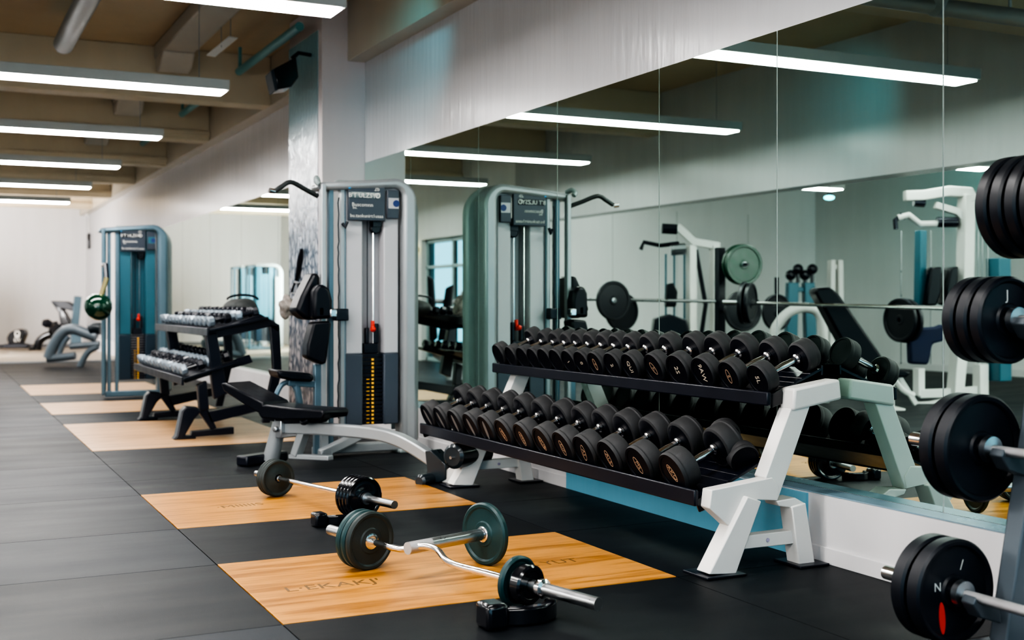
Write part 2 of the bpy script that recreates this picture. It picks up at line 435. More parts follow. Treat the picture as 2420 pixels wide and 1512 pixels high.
# far wall, hall side wall, partition, left wall, header beam, ceilings
bm = bm_new(); box2(bm, (XHALL-.3, YFAR, 0), (.1, YFAR+.1, ZC)); struct('wall_far', bm, WWHITE)
yw0, yw1, zw = 20.2, 23.0, 2.5                         # tall window in the hall's side wall
bm = bm_new(); box2(bm, (XHALL-.3, YPART, 0), (XHALL, yw0, ZC)); box2(bm, (XHALL-.3, yw1, 0), (XHALL, YFAR, ZC)); box2(bm, (XHALL-.3, yw0, zw), (XHALL, yw1, ZC))
struct('wall_hall', bm, WWHITE)
bm = bm_new(); box2(bm, (XLEFT, YPART, 0), (XHALL-.3, YPART+.1, ZC)); struct('wall_partition', bm, WWHITE)
for px in (1448, 1600, 1768):
    p = M(px, 700, 1); r = ray(px, 700); t = YPART/r.y; xx = -(-CX + r.x*t)
    bm = bm_new(); box2(bm, (xx-.006, YPART-.004, .12), (xx+.006, YPART, 2.9)); struct('trim_%d' % (20+px//100), bm, mat('joint_grey', (.45,.46,.46), .5, var=.1))
bm = bm_new(); box2(bm, (XLEFT, YPART-.02, 0), (XHALL-.3, YPART, .12)); struct('baseboard_partition', bm, WLOW, .003)
bm = bm_new(); box2(bm, (XLEFT-.1, YBACK, 0), (XLEFT, YPART+.1, ZC)); struct('wall_left', bm, WWHITE)
bm = bm_new(); box2(bm, (XLEFT, YBACK, 0), (XLEFT+.02, YPART, .12)); struct('baseboard_left', bm, WLOW, .003)
bm = bm_new(); box2(bm, (XHALL-.3, YBACK, 2.565), (XHALL, YPART, ZC)); struct('trim_8', bm, WGLOSS)
bm = bm_new(); box2(bm, (XLEFT-.1, YBACK, ZC), (.1, YFAR+.1, ZC+.1)); struct('ceiling', bm, WBEIGE)
n = 9
for k in (-5, -4, -3, -2, 0, 1, 2, 3, 4, 5):
    yy = 14.0 + 3.45*k
    bm = bm_new(); box2(bm, (XHALL, yy, 3.54), (-.17, yy+.32, ZC)); box2(bm, (XHALL, yy-.05, 3.60), (-.17, yy, 3.68)) if k > 0 else None
    struct('trim_%d' % n, bm, WBEAM, .01); n += 1
# window with its bright daylight
GLASS = bpy.data.materials.new('window_glass'); GLASS.use_nodes = True
g = GLASS.node_tree.nodes['Principled BSDF']; g.inputs['Transmission Weight'].default_value = 1; g.inputs['Roughness'].default_value = .02; g.inputs['IOR'].default_value = 1.05
g.inputs['Base Color'].default_value = (.75,.95,.95,1)
bm = bm_new()
for (a, b) in ((yw0, yw0+.07), (yw1-.07, yw1), ((yw0+yw1)/2-.035, (yw0+yw1)/2+.035)): box2(bm, (XHALL-.2, a, 0), (XHALL-.1, b, zw))
for (a, b) in ((0, .08), (zw-.08, zw), (1.9, 1.96)): box2(bm, (XHALL-.2, yw0, a), (XHALL-.1, yw1, b))
w1 = struct('window_1', bm, mat('window_frame', (.35,.45,.46), .4, var=.1), .004)
bm = bm_new(); box2(bm, (XHALL-.16, yw0+.06, .06), (XHALL-.15, yw1-.06, zw-.06)); obj('window_glass', bm, GLASS, w1, smooth=False)

# mirrors
MIR = bpy.data.materials.new('mirror_glass'); MIR.use_nodes = True
b = MIR.node_tree.nodes['Principled BSDF']; b.inputs['Base Color'].default_value = (.60,.75,.69,1); b.inputs['Metallic'].default_value = 1; b.inputs['Roughness'].default_value = .004
nt = MIR.node_tree; tc = nt.nodes.new('ShaderNodeTexCoord'); nn = nt.nodes.new('ShaderNodeTexNoise'); nn.inputs['Scale'].default_value = 3
nt.links.new(tc.outputs['Object'], nn.inputs['Vector']); rr = nt.nodes.new('ShaderNodeMapRange'); rr.inputs['To Min'].default_value = .001; rr.inputs['To Max'].default_value = .006
nt.links.new(nn.outputs['Fac'], rr.inputs['Value']); nt.links.new(rr.outputs['Result'], b.inputs['Roughness'])
seams = [YCOL0-.01] + [P(px, 300, x=0).y for px in (971.4, 1131.5, 1318, 1558.5, 1837.3, 2230)] + [2.55, 1.5, .4, -.8]
lab = ['narrow wall mirror panel beside the column, behind the tall weight machine', 'wall mirror panel right of the tall weight machine, showing the end of its tower', 'wall mirror panel showing the reflected weight machine',
       'wall mirror panel above the middle of the white dumbbell rack', 'wall mirror panel above the near half of the white dumbbell rack', 'wall mirror panel right of the white dumbbell rack, showing the black inclined bench', 'wall mirror panel behind the weight plates at the photo\'s right edge']
for k in range(len(seams)-1):
    bm = bm_new(); box2(bm, (-.002, seams[k+1]+.004, ZM0+.007), (.004, seams[k]-.004, ZM1))
    o = obj('mirror_panel', bm, MIR, smooth=False)
    tag(o, lab[k] if k < len(lab) else 'wall mirror panel beyond the photo\'s right edge, %s from the barbell rack' % ORD[k-7], 'mirror', 'mirror panels on the right wall')
s2 = [YCOL1+.02, 14.3, 16.2, 18.2, 20.4, 23.0]
lab2 = ['far mirror panel just behind the tree mural column', 'far mirror panel second behind the column, over the black rack', 'far mirror panel third behind the column', 'far mirror panel fourth behind the column, right of the teal machine', 'furthest wall mirror panel, ending behind the teal machine top']
for k in range(5):
    bm = bm_new(); box2(bm, (-.002, s2[k]+.004, ZM0+.007), (.004, s2[k+1]-.004, ZM1))
    tag(obj('mirror_panel', bm, MIR, smooth=False), lab2[k], 'mirror', 'mirror panels on the right wall')

# ------------------------------------------------------------------ ceiling services
EM = mat('light_tube', (.9,.9,.9), .5, emit=(1., .97, .935), estr=45.)
HOUS = mat('light_housing', (.50,.52,.51), .45, var=.05)
def strip_light(x0, x1, yy, label, group, z=3.15):
    t = thing('strip_light', label, 'light', ((x0+x1)/2, yy, z), 0, group)
    bm = bm_new(); box2(bm, (x0, yy-.15, z+.015), (x1, yy+.15, z+.11)); obj('housing', bm, HOUS, t, .004)
    bm = bm_new(); box2(bm, (x0+.025, yy-.125, z), (x1-.025, yy+.125, z+.016)); obj('diffuser', bm, EM, t, .004)
    for xx in (x0+.25, x1-.25):
        bm = bm_new(); tube(bm, ((xx, yy, z+.11), (xx, yy, ZC)), .004, 6); obj('hanging_wire', bm, PIPEG, t)
LL = ['suspended white strip light nearest the camera, at the top of the photo', 'suspended white strip light, second from the camera', 'suspended white strip light, third from the camera', 'suspended white strip light, fourth from the camera',
      'suspended white strip light, fifth from the camera', 'suspended white strip light, sixth from the camera', 'suspended white strip light, seventh and furthest from the camera']
for k in range(6): strip_light(-4.5, -1.33, 7.75+3.43*k, LL[k], 'strip lights over the main aisle')
for k in range(1, 4): strip_light(-4.5, -1.33, 7.75-3.43*k, 'overhead white strip light before the photographed row, %s from its nearest one' % ORD[k-1], 'strip lights over the main aisle')
for k, (yy, xa, xb, zl) in zip(range(-2, 5), ((3.4, -9.2, -6.2, 2.87), (6.9, -9.2, -6.2, 2.87), (10.4, -7.7, -6.1, 2.80), (14.3, -8.8, -7.25, 2.93), (8.6, -11.5, -8.0, 2.9), (12.3, -7.2, -5.85, 3.2), (17.6, -7.5, -5.85, 3.2))): strip_light(xa, xb, yy, 'side bay strip light beyond the header beam, %s' % ['nearest the camera', 'second from the near end', 'ending above the white cable machine', 'level with the teal spotlight', 'unseen fill added beside the left wall', 'unseen fill added tight behind it', 'unseen fill added by the partition wall'][k+2], 'strip lights in the side bay', zl)  # last three are unseen, added to brighten the bay

# longitudinal duct boxes, round pipe, teal pipes
for k in range(-2, 5):
    y1 = 13.95 + 3.45*k; y0 = y1 - 3.1
    t = thing('ceiling_duct', 'white box duct under the ceiling, %s bay from the camera' % ORD[k+2], 'duct', (-1.35, y0, 3.98), 0, 'box ducts in the ceiling bays')
    bm = bm_new(); box2(bm, (-1.53, y0, 3.97), (-1.17, y1, ZC)); obj('duct_body', bm, DUCT, t, .02)
    bm = bm_new(); prism(bm, [(-1.53, y1-.55, 3.97), (-1.53, y1-.05, 3.97), (-1.53, y1-.12, 3.80), (-1.53, y1-.35, 3.82)], (.36,0,0)); obj('duct_elbow', bm, DUCT, t, .02)
bm = bm_new(); t = thing('round_duct', 'grey round ceiling duct ending in mid-air above the second strip light', 'duct', (-2.6, 10, 3.8))
tube(bm, ((-2.6, 4, 3.82), (-2.6, 12.85, 3.82)), .10, 20); obj('duct_body', bm, PIPEG, t)
bm = bm_new(); lathe(bm, [(.0,0),(.09,0),(.09,.06),(.06,.08),(0,.08)], (-2.6, 12.85, 3.82), (0,1,0), 16); obj('end_cap', bm, SATB, t)
for k in range(0, 5):
    y1 = 13.7 + 3.45*k; x0 = -.62
    t = thing('teal_pipe', 'teal pipe hung along the bulkhead, %s from the column speaker' % ORD[k], 'pipe', (x0, y1-1.5, 3.8), 0, 'teal pipes along the bulkhead')
    bm = bm_new(); tube(bm, ((x0, y1-2.5, 3.86), (x0, y1, 3.86)), .045, 12); obj('pipe_run', bm, TEALM, t)
    bm = bm_new(); tube(bm, ((x0, y1-.05, 3.86), (x0, y1-.05, ZC)), .02, 8); obj('hanger', bm, TEALM, t)
t = thing('hanging_sign', 'small white plate hung on wires under the ceiling', 'sign', P(520, 110, d=12))
bm = bm_new(); a, b2 = P(498,132, d=12.2), P(552,88, d=11.9); tube(bm, (a, b2), .02, sq=(.10,.012)); obj('plate', bm, WHPL, t)
for px, py in ((523,112),(545,94)):
    bm = bm_new(); q = P(px, py, d=12); tube(bm, (q, (q.x, q.y, ZC)), .004, 6); obj('wire', bm, PIPEG, t)
# pipe across the mirror's top corner: a grey pipe over the header
t = thing('overhead_pipe', 'grey overhead pipe across the side bay, reflected in the mirror\'s top corner', 'pipe', (-5.1, 7, 3.4))
bm = bm_new(); a, b2 = M(2040, -8, 8.7), M(2430, 45, 8.0); a.x, b2.x = min(a.x, -.4), b2.x; tube(bm, (a, b2), .06, 14); obj('pipe_run', bm, PIPEG, t)
bm = bm_new(); q = M(2222, 14, 8.35); tube(bm, (q - Vector((.05,0,0)), q + Vector((.05,0,0))), .08, 14); obj('pipe_collar', bm, PIPEG, t)
for k in (.1, .9):
    c = a.lerp(b2, k); bm = bm_new(); tube(bm, (c, (c.x, c.y, ZC)), .012, 8); obj('hanger', bm, PIPEG, t)

# loudspeaker on the column
t = thing('loudspeaker', 'black loudspeaker tilted down on the column corner under the ceiling', 'speaker', P(680, 168, y=YCOL0+.3))
def pxs(pts, yy): return [P(a, b, y=yy) for a, b in pts]
ys = YCOL0 + .15
bm = bm_new(); prism(bm, pxs([(648,162),(700,134),(706,182),(688,206),(656,211)], ys), (.02, .3, 0)); obj('cabinet', bm, GLOSSB, t, .012)
bm = bm_new(); prism(bm, pxs([(640,167),(648,162),(656,211),(650,213)], ys), (.02, .3, 0)); obj('grille', bm, mat('speaker_grille', (.03,.045,.06), .6, var=.2), t, .004)
bm = bm_new(); tube(bm, (P(688,140, y=ys+.15), P(705,125, y=ys+.15), Vector((XCOL, ys+.2, P(705,125,y=ys+.15).z))), .02, 8); obj('bracket', bm, SATB, t)

# ------------------------------------------------------------------ dumbbells
def head_bm(R, T, c, s):
    """one rubber head centred at x=c, outer face towards s"""
    bm = bm_new()
    prof = [(0,-T/2), (R*.5,-T/2), (R*.86,-T/2), (R*.97,-T/2+.007), (R,-T/2+.016), (R,T/2-.030), (R*.98,T/2-.026), (R*.98,T/2-.02), (R,T/2-.016), (R*.985,T/2-.006), (R*.945,T/2), (R*.82,T/2), (R*.80,T/2-.004), (0,T/2-.004)]
    lathe(bm, prof, (c,0,0), (s,0,0), 44)
    for f in bm.faces:
        if max(math.hypot(v.co.y, v.co.z) for v in f.verts) < R*.96: f.material_index = 1
    return bm

def ring_bm(bm, c, rx, ry, w, xa, ya, n=28, ext=.0012):
    xa, ya = Vector(xa), Vector(ya); nrm = xa.cross(ya).normalized()*ext
    o = [Vector(c)+xa*math.cos(2*PI*k/n)*rx+ya*math.sin(2*PI*k/n)*ry for k in range(n+1)]
    i = [Vector(c)+xa*math.cos(2*PI*k/n)*(rx-w)+ya*math.sin(2*PI*k/n)*(ry-w) for k in range(n+1)]
    strip(bm, o, i, nrm); return bm

def make_dumbbell(R, T, half, mark, style, name='dumbbell'):
    t = thing(name, 'x', 'dumbbell')
    h1 = obj('head', head_bm(R, T, -half, -1), [RUB, RUBF], t, local=True)
    h2 = obj('head', head_bm(R, T, half, 1), [RUB, RUBF], t, local=True)
    bm = bm_new(); tube(bm, [(-half+T/2-.01,0,0), (-half*.3,0,0), (0,0,0), (half*.3,0,0), (half-T/2+.01,0,0)], [.0165,.0165,.019,.0165,.0165], 16)
    for s in (-1, 1): lathe(bm, [(.0,0),(.025,0),(.025,.012),(.018,.018),(0,.018)], (s*(half-T/2-.002),0,0), (-s,0,0), 16)
    obj('handle', bm, CHR, t, local=True)
    if style:
        x = -half - T/2 + .0035
        a = random.uniform(-.5, .1)
        ya = Vector((0, math.sin(a), math.cos(a))); xa = Vector((0, -math.cos(a), math.sin(a)))
        # lettering runs along the long axis of the oval
        bm = bm_new()
        la = (-ya*.8 + xa*.6).normalized(); lb = Vector((-1,0,0)).cross(la)
        if style == 'oval':
            ring_bm(bm, (x,0,0), R*.46, R*.2, .0035, la, lb); text_bm(mark, R*.36, frame_mtx((x,0,0), la, lb), .0008, bm); mm = BRONZ
        elif style == 'plain':
            text_bm(mark, R*.5, frame_mtx((x,0,0), la, lb), .0008, bm); mm = mat('pale_bronze', (.55,.46,.36), .4, var=.1)
        elif style == 'slot':
            n = 20; prism(bm, [Vector((x,0,0))+la*math.cos(2*PI*k/n)*R*.62+lb*math.sin(2*PI*k/n)*R*.17 for k in range(n)], (-.001,0,0)); mm = LETG
        obj('face_marking', bm, mm, h1, local=True, smooth=False)
    KIDS[t.name] = None
    return t

def ys_from(pxs_, dx): return [dx/math.tan(TH+math.atan((p-1210)/FPX)) for p in pxs_]
TILT_U, TILT_L = math.radians(22), math.radians(23.1)
up = [1806, 1738, 1674, 1614, 1560, 1503, 1459, 1419, 1386, 1356, 1326, 1298, 1272, 1246, 1219, 1190]
lo = [1603, 1521, 1452, 1392, 1342, 1294, 1247, 1201, 1160, 1123, 1086, 1052, 1021]
upR = [.077, .080, .086, .088, .086, .082, .08, .078, .078, .078, .078, .078, .076, .076, .076, .080]
marks_u = ['5L', '6', '9AW', '2S', 'A', 'QUI', '2', 'P', '0', '1', '', '', '', '', '', '']
marks_l = ['AKO', 'MS', 'ALS', 'A5', 'CIP', 'DUB', 'IMO', 'MC', '', '', '', '', '']
for k, yy in enumerate(ys_from(up, 3.47)):
    R = upR[k]
    t = make_dumbbell(R, .074, .128, marks_u[k], 'oval' if marks_u[k] in ('6', 'A', 'P') else ('plain' if marks_u[k] else None))
    t.location = (-.247 - (R-.08)*.375, yy, .908 + (R-.08)*.927); t.rotation_euler = (random.uniform(0, .3), -TILT_U, random.uniform(-.03, .03))
    tag(t, 'black dumbbell on the upper tray of the white rack, %s from its near end' % ORD[k], 'dumbbell', 'dumbbells on the upper tray of the white rack')
for k, yy in enumerate(ys_from(lo, 3.07)):
    R = .100 if k < 9 else .098
    t = make_dumbbell(R, .098, .13, marks_l[k], 'oval' if marks_l[k] else 'slot')
    t.location = (-.63 - (R-.1)*.39, yy, .4935 + (R-.1)*.92); t.rotation_euler = (random.uniform(-.1, .25), -TILT_L, random.uniform(-.02, .02))
    tag(t, 'big black dumbbell on the lower tray of the white rack, %s from its near end' % ORD[k], 'dumbbell', 'dumbbells on the lower tray of the white rack')
# a smaller one lying crosswise at the back of the lower tray
t = make_dumbbell(.072, .07, .105, '', None)
t.location = (-.455, 4.54, .536); t.rotation_euler = (0, -TILT_L, math.radians(78))
tag(t, 'smaller black dumbbell lying crosswise at the near back of the lower tray', 'dumbbell')

# ------------------------------------------------------------------ white dumbbell rack
YF, YB = 4.30, 7.12
def rack_frame(t, yf, yi, shift=0.):
    """end frame: outline surveyed on the near face, repeated at the far end"""
    def pr(pts, th, y_off=0):
        q = [Vector((p.x, yf + y_off, max(p.z, .006))) for p in pxs(pts, YF)]
        for v in q: v.x = min(v.x, -.022)
        b = bm_new(); prism(b, q, (0, th, 0)); return b
    obj('shelf_arm', pr([(1682,1158),(1826,1128),(1842,1150),(1838,1183),(1791,1181),(1722,1243),(1677,1201)], .07), WHP, t, .004)
    obj('post', pr([(1811,1128),(1870,966),(1916,960),(1839,1184)], .085, .004), WHP, t, .004)
    obj('top_arm', pr([(1874,918),(1981,895),(1988,943),(1871,971)], .10, -.012), WHP, t, .012)
    obj('leg', pr([(1667,1354),(1757,1171),(1790,1182),(1730,1360)], .10, -.03), WHP, t, .005)
    obj('leg', pr([(1868,1197),(1901,1187),(1923,1352),(1886,1356)], .09, -.01), WHP, t, .005)
    obj('leg_bridge', pr([(1836,1184),(1880,1176),(1901,1188),(1898,1202),(1868,1200),(1842,1196)], .10, .0), WHP, t, .005)
    obj('cross_brace', pr([(1757,1269),(1880,1254),(1884,1286),(1748,1301)], .06, .015), WHP, t, .004)
    b = bm_new(); q = P(1819, 1277, y=YF); lathe(b, [(0,0),(.009,0),(.009,.003),(0,.004)], (q.x, yf+.014, q.z), (0,-1,0), 16); obj('bolt_cap', b, mat('lilac_plastic', (.45,.40,.55), .4, var=.1), t)
    for a, c in ((1653, 1745), (1872, 1940)):
        pa, pb = P(a, 1357, y=YF), P(c, 1357, y=YF)
        b = bm_new(); box2(b, (pa.x, yf-.06, 0), (min(pb.x, -.132), yf+.13, .012)); obj('foot_plate', b, SATB, t, .003)
rack = thing('dumbbell_rack', 'white two-tier dumbbell rack with black trays along the mirror wall', 'dumbbell rack', (-.45, 5.8, 0))
rack_frame(rack, YF, 1); rack_frame(rack, YB, -1)
def tray(mid, nrm, R, half, y0, y1, lipz, name):
    d = Vector((nrm[2], 0, -nrm[0])); nv = Vector(nrm); c = Vector((mid[0],0,mid[1])) - nv*(R+.002)
    a, b2 = c - d*half, c + d*half
    bm = bm_new(); prism(bm, [Vector((q.x, y0, q.z)) for q in (a, b2, b2-nv*.012, a-nv*.012)], (0, y1-y0, 0))
    # ribs along the tray
    for s in (-.62, -.3, 0, .3, .62):
        e = c + d*half*s; prism(bm, [Vector((q.x, y0, q.z)) for q in (e-d*.012-nv*.002, e-d*.008+nv*.0016, e+d*.008+nv*.0016, e+d*.012-nv*.002)], (0, y1-y0, 0))
    o = obj(name, bm, SATB, rack)
    bm = bm_new(); box2(bm, (a.x-.026, y0-.02, lipz[0]), (a.x-.002, y1+.02, lipz[1])); obj('front_lip', bm, SATB, o, .006)
    bm = bm_new(); box2(bm, (b2.x, y0, b2.z-.035), (b2.x+.012, y1, b2.z+.012)); obj('rear_rail', bm, SATB, o, .003)
    for yy in (y0-.018, y1+.004):
        bm = bm_new(); prism(bm, [Vector((q.x, yy, q.z)) for q in (a-d*.015+nv*.012, a+d*.07+nv*.012, a+d*.07-nv*.06, a-d*.015-nv*.05)], (0, .014, 0))
        obj('end_cap', bm, GLOSSB, o, .004)
tray((-.63, .4935), (-math.sin(TILT_L), 0, math.cos(TILT_L)), .100, .195, 4.385, 7.62, (.300, .372), 'lower_tray')
tray((-.247, .908), (-math.sin(TILT_U), 0, math.cos(TILT_U)), .080, .165, 4.385, 7.30, (.728, .792), 'upper_tray')

# ------------------------------------------------------------------ plates and bars
def plate_bm(R, t, hole=.026, rim=.14, seg=56, o=(0,0,0), ax=(0,0,1)):
    r1 = R*(1-rim); h = t/2
    half = [(hole, h*.85), (hole+.028, h*.85), (hole+.034, h*.55), (r1-.008, h*.5), (r1, h*.95), (R-.008, h), (R, h-.008)]
    prof = half + [(a, -b2) for a, b2 in reversed(half)] + [half[0]]
    bm = bm_new(); lathe(bm, prof, o, ax, seg); return bm
def put_plate(R, t, c, ax, m, label, group, hub=None, name='weight_plate', rim=.14):
    c = Vector(c); ax = Vector(ax).normalized()
    if hub is None:
        o = obj(name, plate_bm(R, t, rim=rim, o=(0,0,0), ax=ax), m); o.location = c
        return tag(o, label, 'weight plate', group)
    th = thing(name, label, 'weight plate', c, 0, group)
    obj('disc', plate_bm(R, t, rim=rim, o=(0,0,0), ax=ax), m, th, local=True)
    bm = bm_new(); lathe(bm, [(.0145,t*.3),(.034,t*.3),(.036,t*.52),(.028,t*.62),(.0145,t*.62),(.0145,t*.3)], (0,0,0), ax, 24); lathe(bm, [(.0145,t*.3),(.034,t*.3),(.036,t*.52),(.028,t*.62),(.0145,t*.62),(.0145,t*.3)], (0,0,0), -ax, 24)
    obj('hub', bm, hub, th, local=True); return th

# straight barbell on the second board
A = P(657, 1175, z=0); B = P(846, 1223, z=0)
ax = (B-A).normalized(); zc = .118
A.z = B.z = zc
t = thing('barbell', 'short straight chrome barbell lying on the second board', 'barbell', (A.x, A.y, 0))
bm = bm_new(); tube(bm, (A - ax*.28, A + ax*.02), .018, 14); obj('sleeve', bm, STEEL, t)
bm = bm_new(); tube(bm, (B - ax*.05, B + ax*.36), .022, 16); obj('sleeve', bm, STEEL, t)
bm = bm_new(); tube(bm, (A, B), .0145, 14); obj('shaft', bm, CHR, t)
bm = bm_new(); lathe(bm, [(.0,-.012),(.032,-.012),(.034,.012),(.0,.012)], B+ax*.085, ax, 20); obj('collar', bm, STEEL, t)
for i in range(3):
    put_plate(.114, .024, A - ax*(.03*i), ax, PLG, 'grey-green weight plate on the far end of the straight barbell, %s' % ['facing the bar','middle of three','outermost of three'][i], 'plates on the straight barbell')
for i in range(4):
    put_plate(.118, .026, B + ax*(.058 - .034*i), ax, GLOSSB, 'glossy black weight plate on the near end of the straight barbell, %s' % ['outermost of four','second from the outside','third from the outside','innermost of four'][i], 'plates on the straight barbell')
# cranked curl bar on the nearest board
A = P(874, 1347, z=0); R1 = .132; A.z = R1
B = P(1236, 1440, z=0); B.z = .103
ax = (B-A).normalized(); L = (B-A).length
sd = Vector((-ax.y, ax.x, 0)).normalized()
t = thing('curl_bar', 'cranked chrome curl bar lying on the nearest board', 'barbell', (A.x, A.y, 0))
bm = bm_new()
pts = [A, A+ax*L*.22, A+ax*L*.34+Vector((0,0,.03))+sd*.03, A+ax*L*.44+Vector((0,0,.028))+sd*.03, A+ax*L*.56-Vector((0,0,.0)), A+ax*L*.8, B]
tube(bm, bez(pts, 5), .0145, 14); obj('shaft', bm, CHR, t)
bm = bm_new(); tube(bm, (A - ax*.30, A), .024, 16); obj('sleeve', bm, STEEL, t)
bm = bm_new(); tube(bm, (B, B + ax*.39), .0245, 20); obj('sleeve', bm, STEEL, t)
bm = bm_new(); lathe(bm, [(.0246,-.012),(.036,-.012),(.038,.014),(.0246,.02)], B+ax*.10, ax, 20); obj('collar', bm, CHR, t)
for i in range(3):
    put_plate(R1, .03, A - ax*(.036*i), ax, PLG if i == 0 else PLT, '%s dark weight plate on the far end of the curl bar' % ['outward-facing grey','middle teal-edged','backmost teal-edged'][i], 'plates on the curl bar', hub=CHR)
put_plate(.102, .032, B - ax*.03, ax, PLT, 'dark teal-black plate on the near end of the curl bar', 'plates on the curl bar')
put_plate(.078, .055, B + ax*.022, ax, GLOSSB, 'small thick black plate outermost on the near end of the curl bar', 'plates on the curl bar', rim=.3)
bm = bm_new(); 
t2 = bpy.data.objects['curl_bar']
# second bar with one standing teal plate
Hc = P(1146, 1335, z=0); Hc.z = .143
ax2 = Vector((-.94, -.32, 0)).normalized()
t = thing('loose_bar', 'grey bar end sticking out of the standing teal plate', 'barbell', (Hc.x, Hc.y, 0))
bm = bm_new(); tube(bm, (Hc - ax2*.10, Hc + ax2*.03), .022, 16); tube(bm, (Hc + ax2*.03, Hc + ax2*.33), .027, 18); obj('sleeve', bm, STEEL, t)
bm = bm_new(); tube(bm, (Hc + ax2*.33, Hc + ax2*.46), .027, 18); obj('knurled_grip', bm, KNURL, t)
put_plate(.143, .035, Hc, ax2, PLT, 'large teal weight plate standing alone on the nearest board behind the curl bar', None, hub=CHR)
# curved floor cradles
def cradle(c, ang, sc, label):
    t = thing('bar_cradle', label, 'bar cradle', c, ang, 'black floor cradles'); t.scale = (sc, sc, sc)
    bm = bm_new()
    o, i = [], []
    for k in range(19):
        a = math.radians(-200 + 200*k/18*1.0)
        o.append((.0+.155*math.cos(a), .115*math.sin(a)+.02, .0)); i.append((.105*math.cos(a), .068*math.sin(a)+.02, .0))
    strip(bm, o, i, (0,0,.075)); obj('curved_wall', bm, GLOSSB, t, .01, local=True)
    bm = bm_new(); prism(bm, [(x*.96, y*.96, 0) for x, y, _ in o], (0,0,.02)); obj('base', bm, SATB, t, .004, local=True)
    bm = bm_new(); box2(bm, (-.215, -.10, 0), (-.118, .02, .105)); obj('end_block', bm, GLOSSB, t, .018, local=True)
    return t
c = P(1232, 1462, z=0); cradle((c.x+.0, c.y-.02, 0), math.radians(2), .92, 'black curved cradle on the rubber floor under the curl bar plates')
c = P(805, 1240, z=0); cradle((c.x, c.y+.05, 0), math.radians(5), .72, 'black curved cradle with a square end block behind the three teal-edged plates')

# ------------------------------------------------------------------ barbell rack at the right edge
bars = [(-.71, .222, .178, 2, 2.95), (-.58, .70, .185, 2, 2.95), (-.478, 1.14, .152, 3, 2.93), (-.385, 1.535, .18, 4, 2.78)]
rk = thing('barbell_rack', 'light grey slanted barbell rack at the photo\'s right edge', 'barbell rack', (-.45, 2.2, 0))
RKP = mat('blue_grey_paint', (.13,.155,.18), .36, .25, var=.08, vscale=5)
def rk_up(y0):
    a, b2 = Vector((-.63, y0, 0)), Vector((-.26, y0, 1.75))
    dv = (b2-a).normalized(); nv = Vector((dv.z, 0, -dv.x))
    bm = bm_new(); prism(bm, [a, b2, b2+nv*.11, a+nv*.11], (0, .075, 0)); obj('upright', bm, RKP, rk, .008)
    bm = bm_new(); box2(bm, (-.80, y0-.01, 0), (-.14, y0+.085, .07)); obj('foot', bm, RKP, rk, .008)
    bm = bm_new(); prism(bm, [(-.19, y0+.01, .04), (-.13, y0+.01, .04), (-.15, y0+.01, 1.7), (-.20, y0+.01, 1.7)], (0,.055,0)); obj('rear_strut', bm, RKP, rk, .006)
    for (x, z, R, n, yp) in bars:
        bm = bm_new()
        prism(bm, [(x-.045, y0+.01, z-.012), (x-.03, y0+.01, z+.012), (x-.022, y0+.01, z-.012), (x+.03, y0+.01, z-.016), (x+.075, y0+.01, z-.02), (x+.085, y0+.01, z-.09), (x-.01, y0+.01, z-.06)], (0,.055,0))
        obj('hook', bm, mat('hook_grey', (.07,.085,.10), .35, .3, var=.1), rk, .004)
rk_up(2.80 + .03); rk_up(1.45)
bm = bm_new(); box2(bm, (-.22, 1.5, .35), (-.17, 2.85, .42)); obj('cross_beam', bm, RKP, rk, .006)
bn = ['lowest', 'second lowest', 'second highest', 'top']
for k, (x, z, R, n, yp) in enumerate(bars):
    t = thing('barbell', '%s barbell held on the grey rack at the right edge' % bn[k], 'barbell', (x, 2.2, z), 0, 'barbells on the grey rack')
    th = .058 if k else .06
    if k >= 2: th = .05
    yend = yp + n*(th+.012) + .19
    if k >= 2: yend = yp + n*(th+.012) + .02
    bm = bm_new(); tube(bm, ((x, 1.2, z), (x, yp-.03, z)), .0175, 16); obj('shaft', bm, KNURL, t)
    bm = bm_new(); tube(bm, ((x, yp-.03, z), (x, yend, z)), .025, 20); obj('sleeve', bm, CHR, t)
    bm = bm_new(); lathe(bm, [(.018,-.018),(.045,-.014),(.047,.008),(.025,.012),(.018,.012)], (x, yp-.022, z), (0,1,0), 24); obj('collar', bm, STEEL, t)
    for i in range(n):
        nm = ['nearest the rack post', 'second from the rack post', 'third from the rack post', 'outermost'][i]
        if n == 2: nm = ['nearest the rack post', 'outer one'][i]
        o = put_plate(R, th, (x, yp + th/2 + i*(th+.012), z), (0,-1,0), PLB, 'black rubber plate on the %s rack barbell, %s' % (bn[k], nm), 'plates on the rack barbells', rim=.11)
        if i == 0 and k in (0, 2):
            o2 = thing('weight_plate', o['label'], 'weight plate', o.location, 0, o['group'])
            loc = o.location.copy(); o.location = (0,0,0); o.name = 'disc'; o.parent = o2
            for key in ('label', 'category', 'group'): del o[key]
            o2.name = 'weight_plate'
            bm = bm_new(); yy = -th/2*.52
            if k == 0:
                text_bm('N', .042, frame_mtx((-.075, yy-.0005, .02), (1,0,0), (0,0,1)), .0006, bm); text_bm('/', .05, frame_mtx((.035, yy-.0005, .085), (1,0,-.1), (.1,0,1)), .0006, bm)
                obj('lettering', bm, LETW, o2, local=True, smooth=False)
                bm = bm_new(); n2 = 18; cc = Vector((-.055, yy-.002, -.085))
                prism(bm, [cc + Vector((math.sin(2*PI*j/n2)*.014 + math.cos(2*PI*j/n2)*-.004, 0, math.cos(2*PI*j/n2)*.055)) for j in range(n2)], (0,.002,0)); obj('red_sticker', bm, RED, o2, local=True, smooth=False)
            else:
                text_bm('J', .05, frame_mtx((-.005, yy-.0005, .085), (1,0,0), (0,0,1)), .0006, bm); obj('lettering', bm, LETW, o2, local=True, smooth=False)

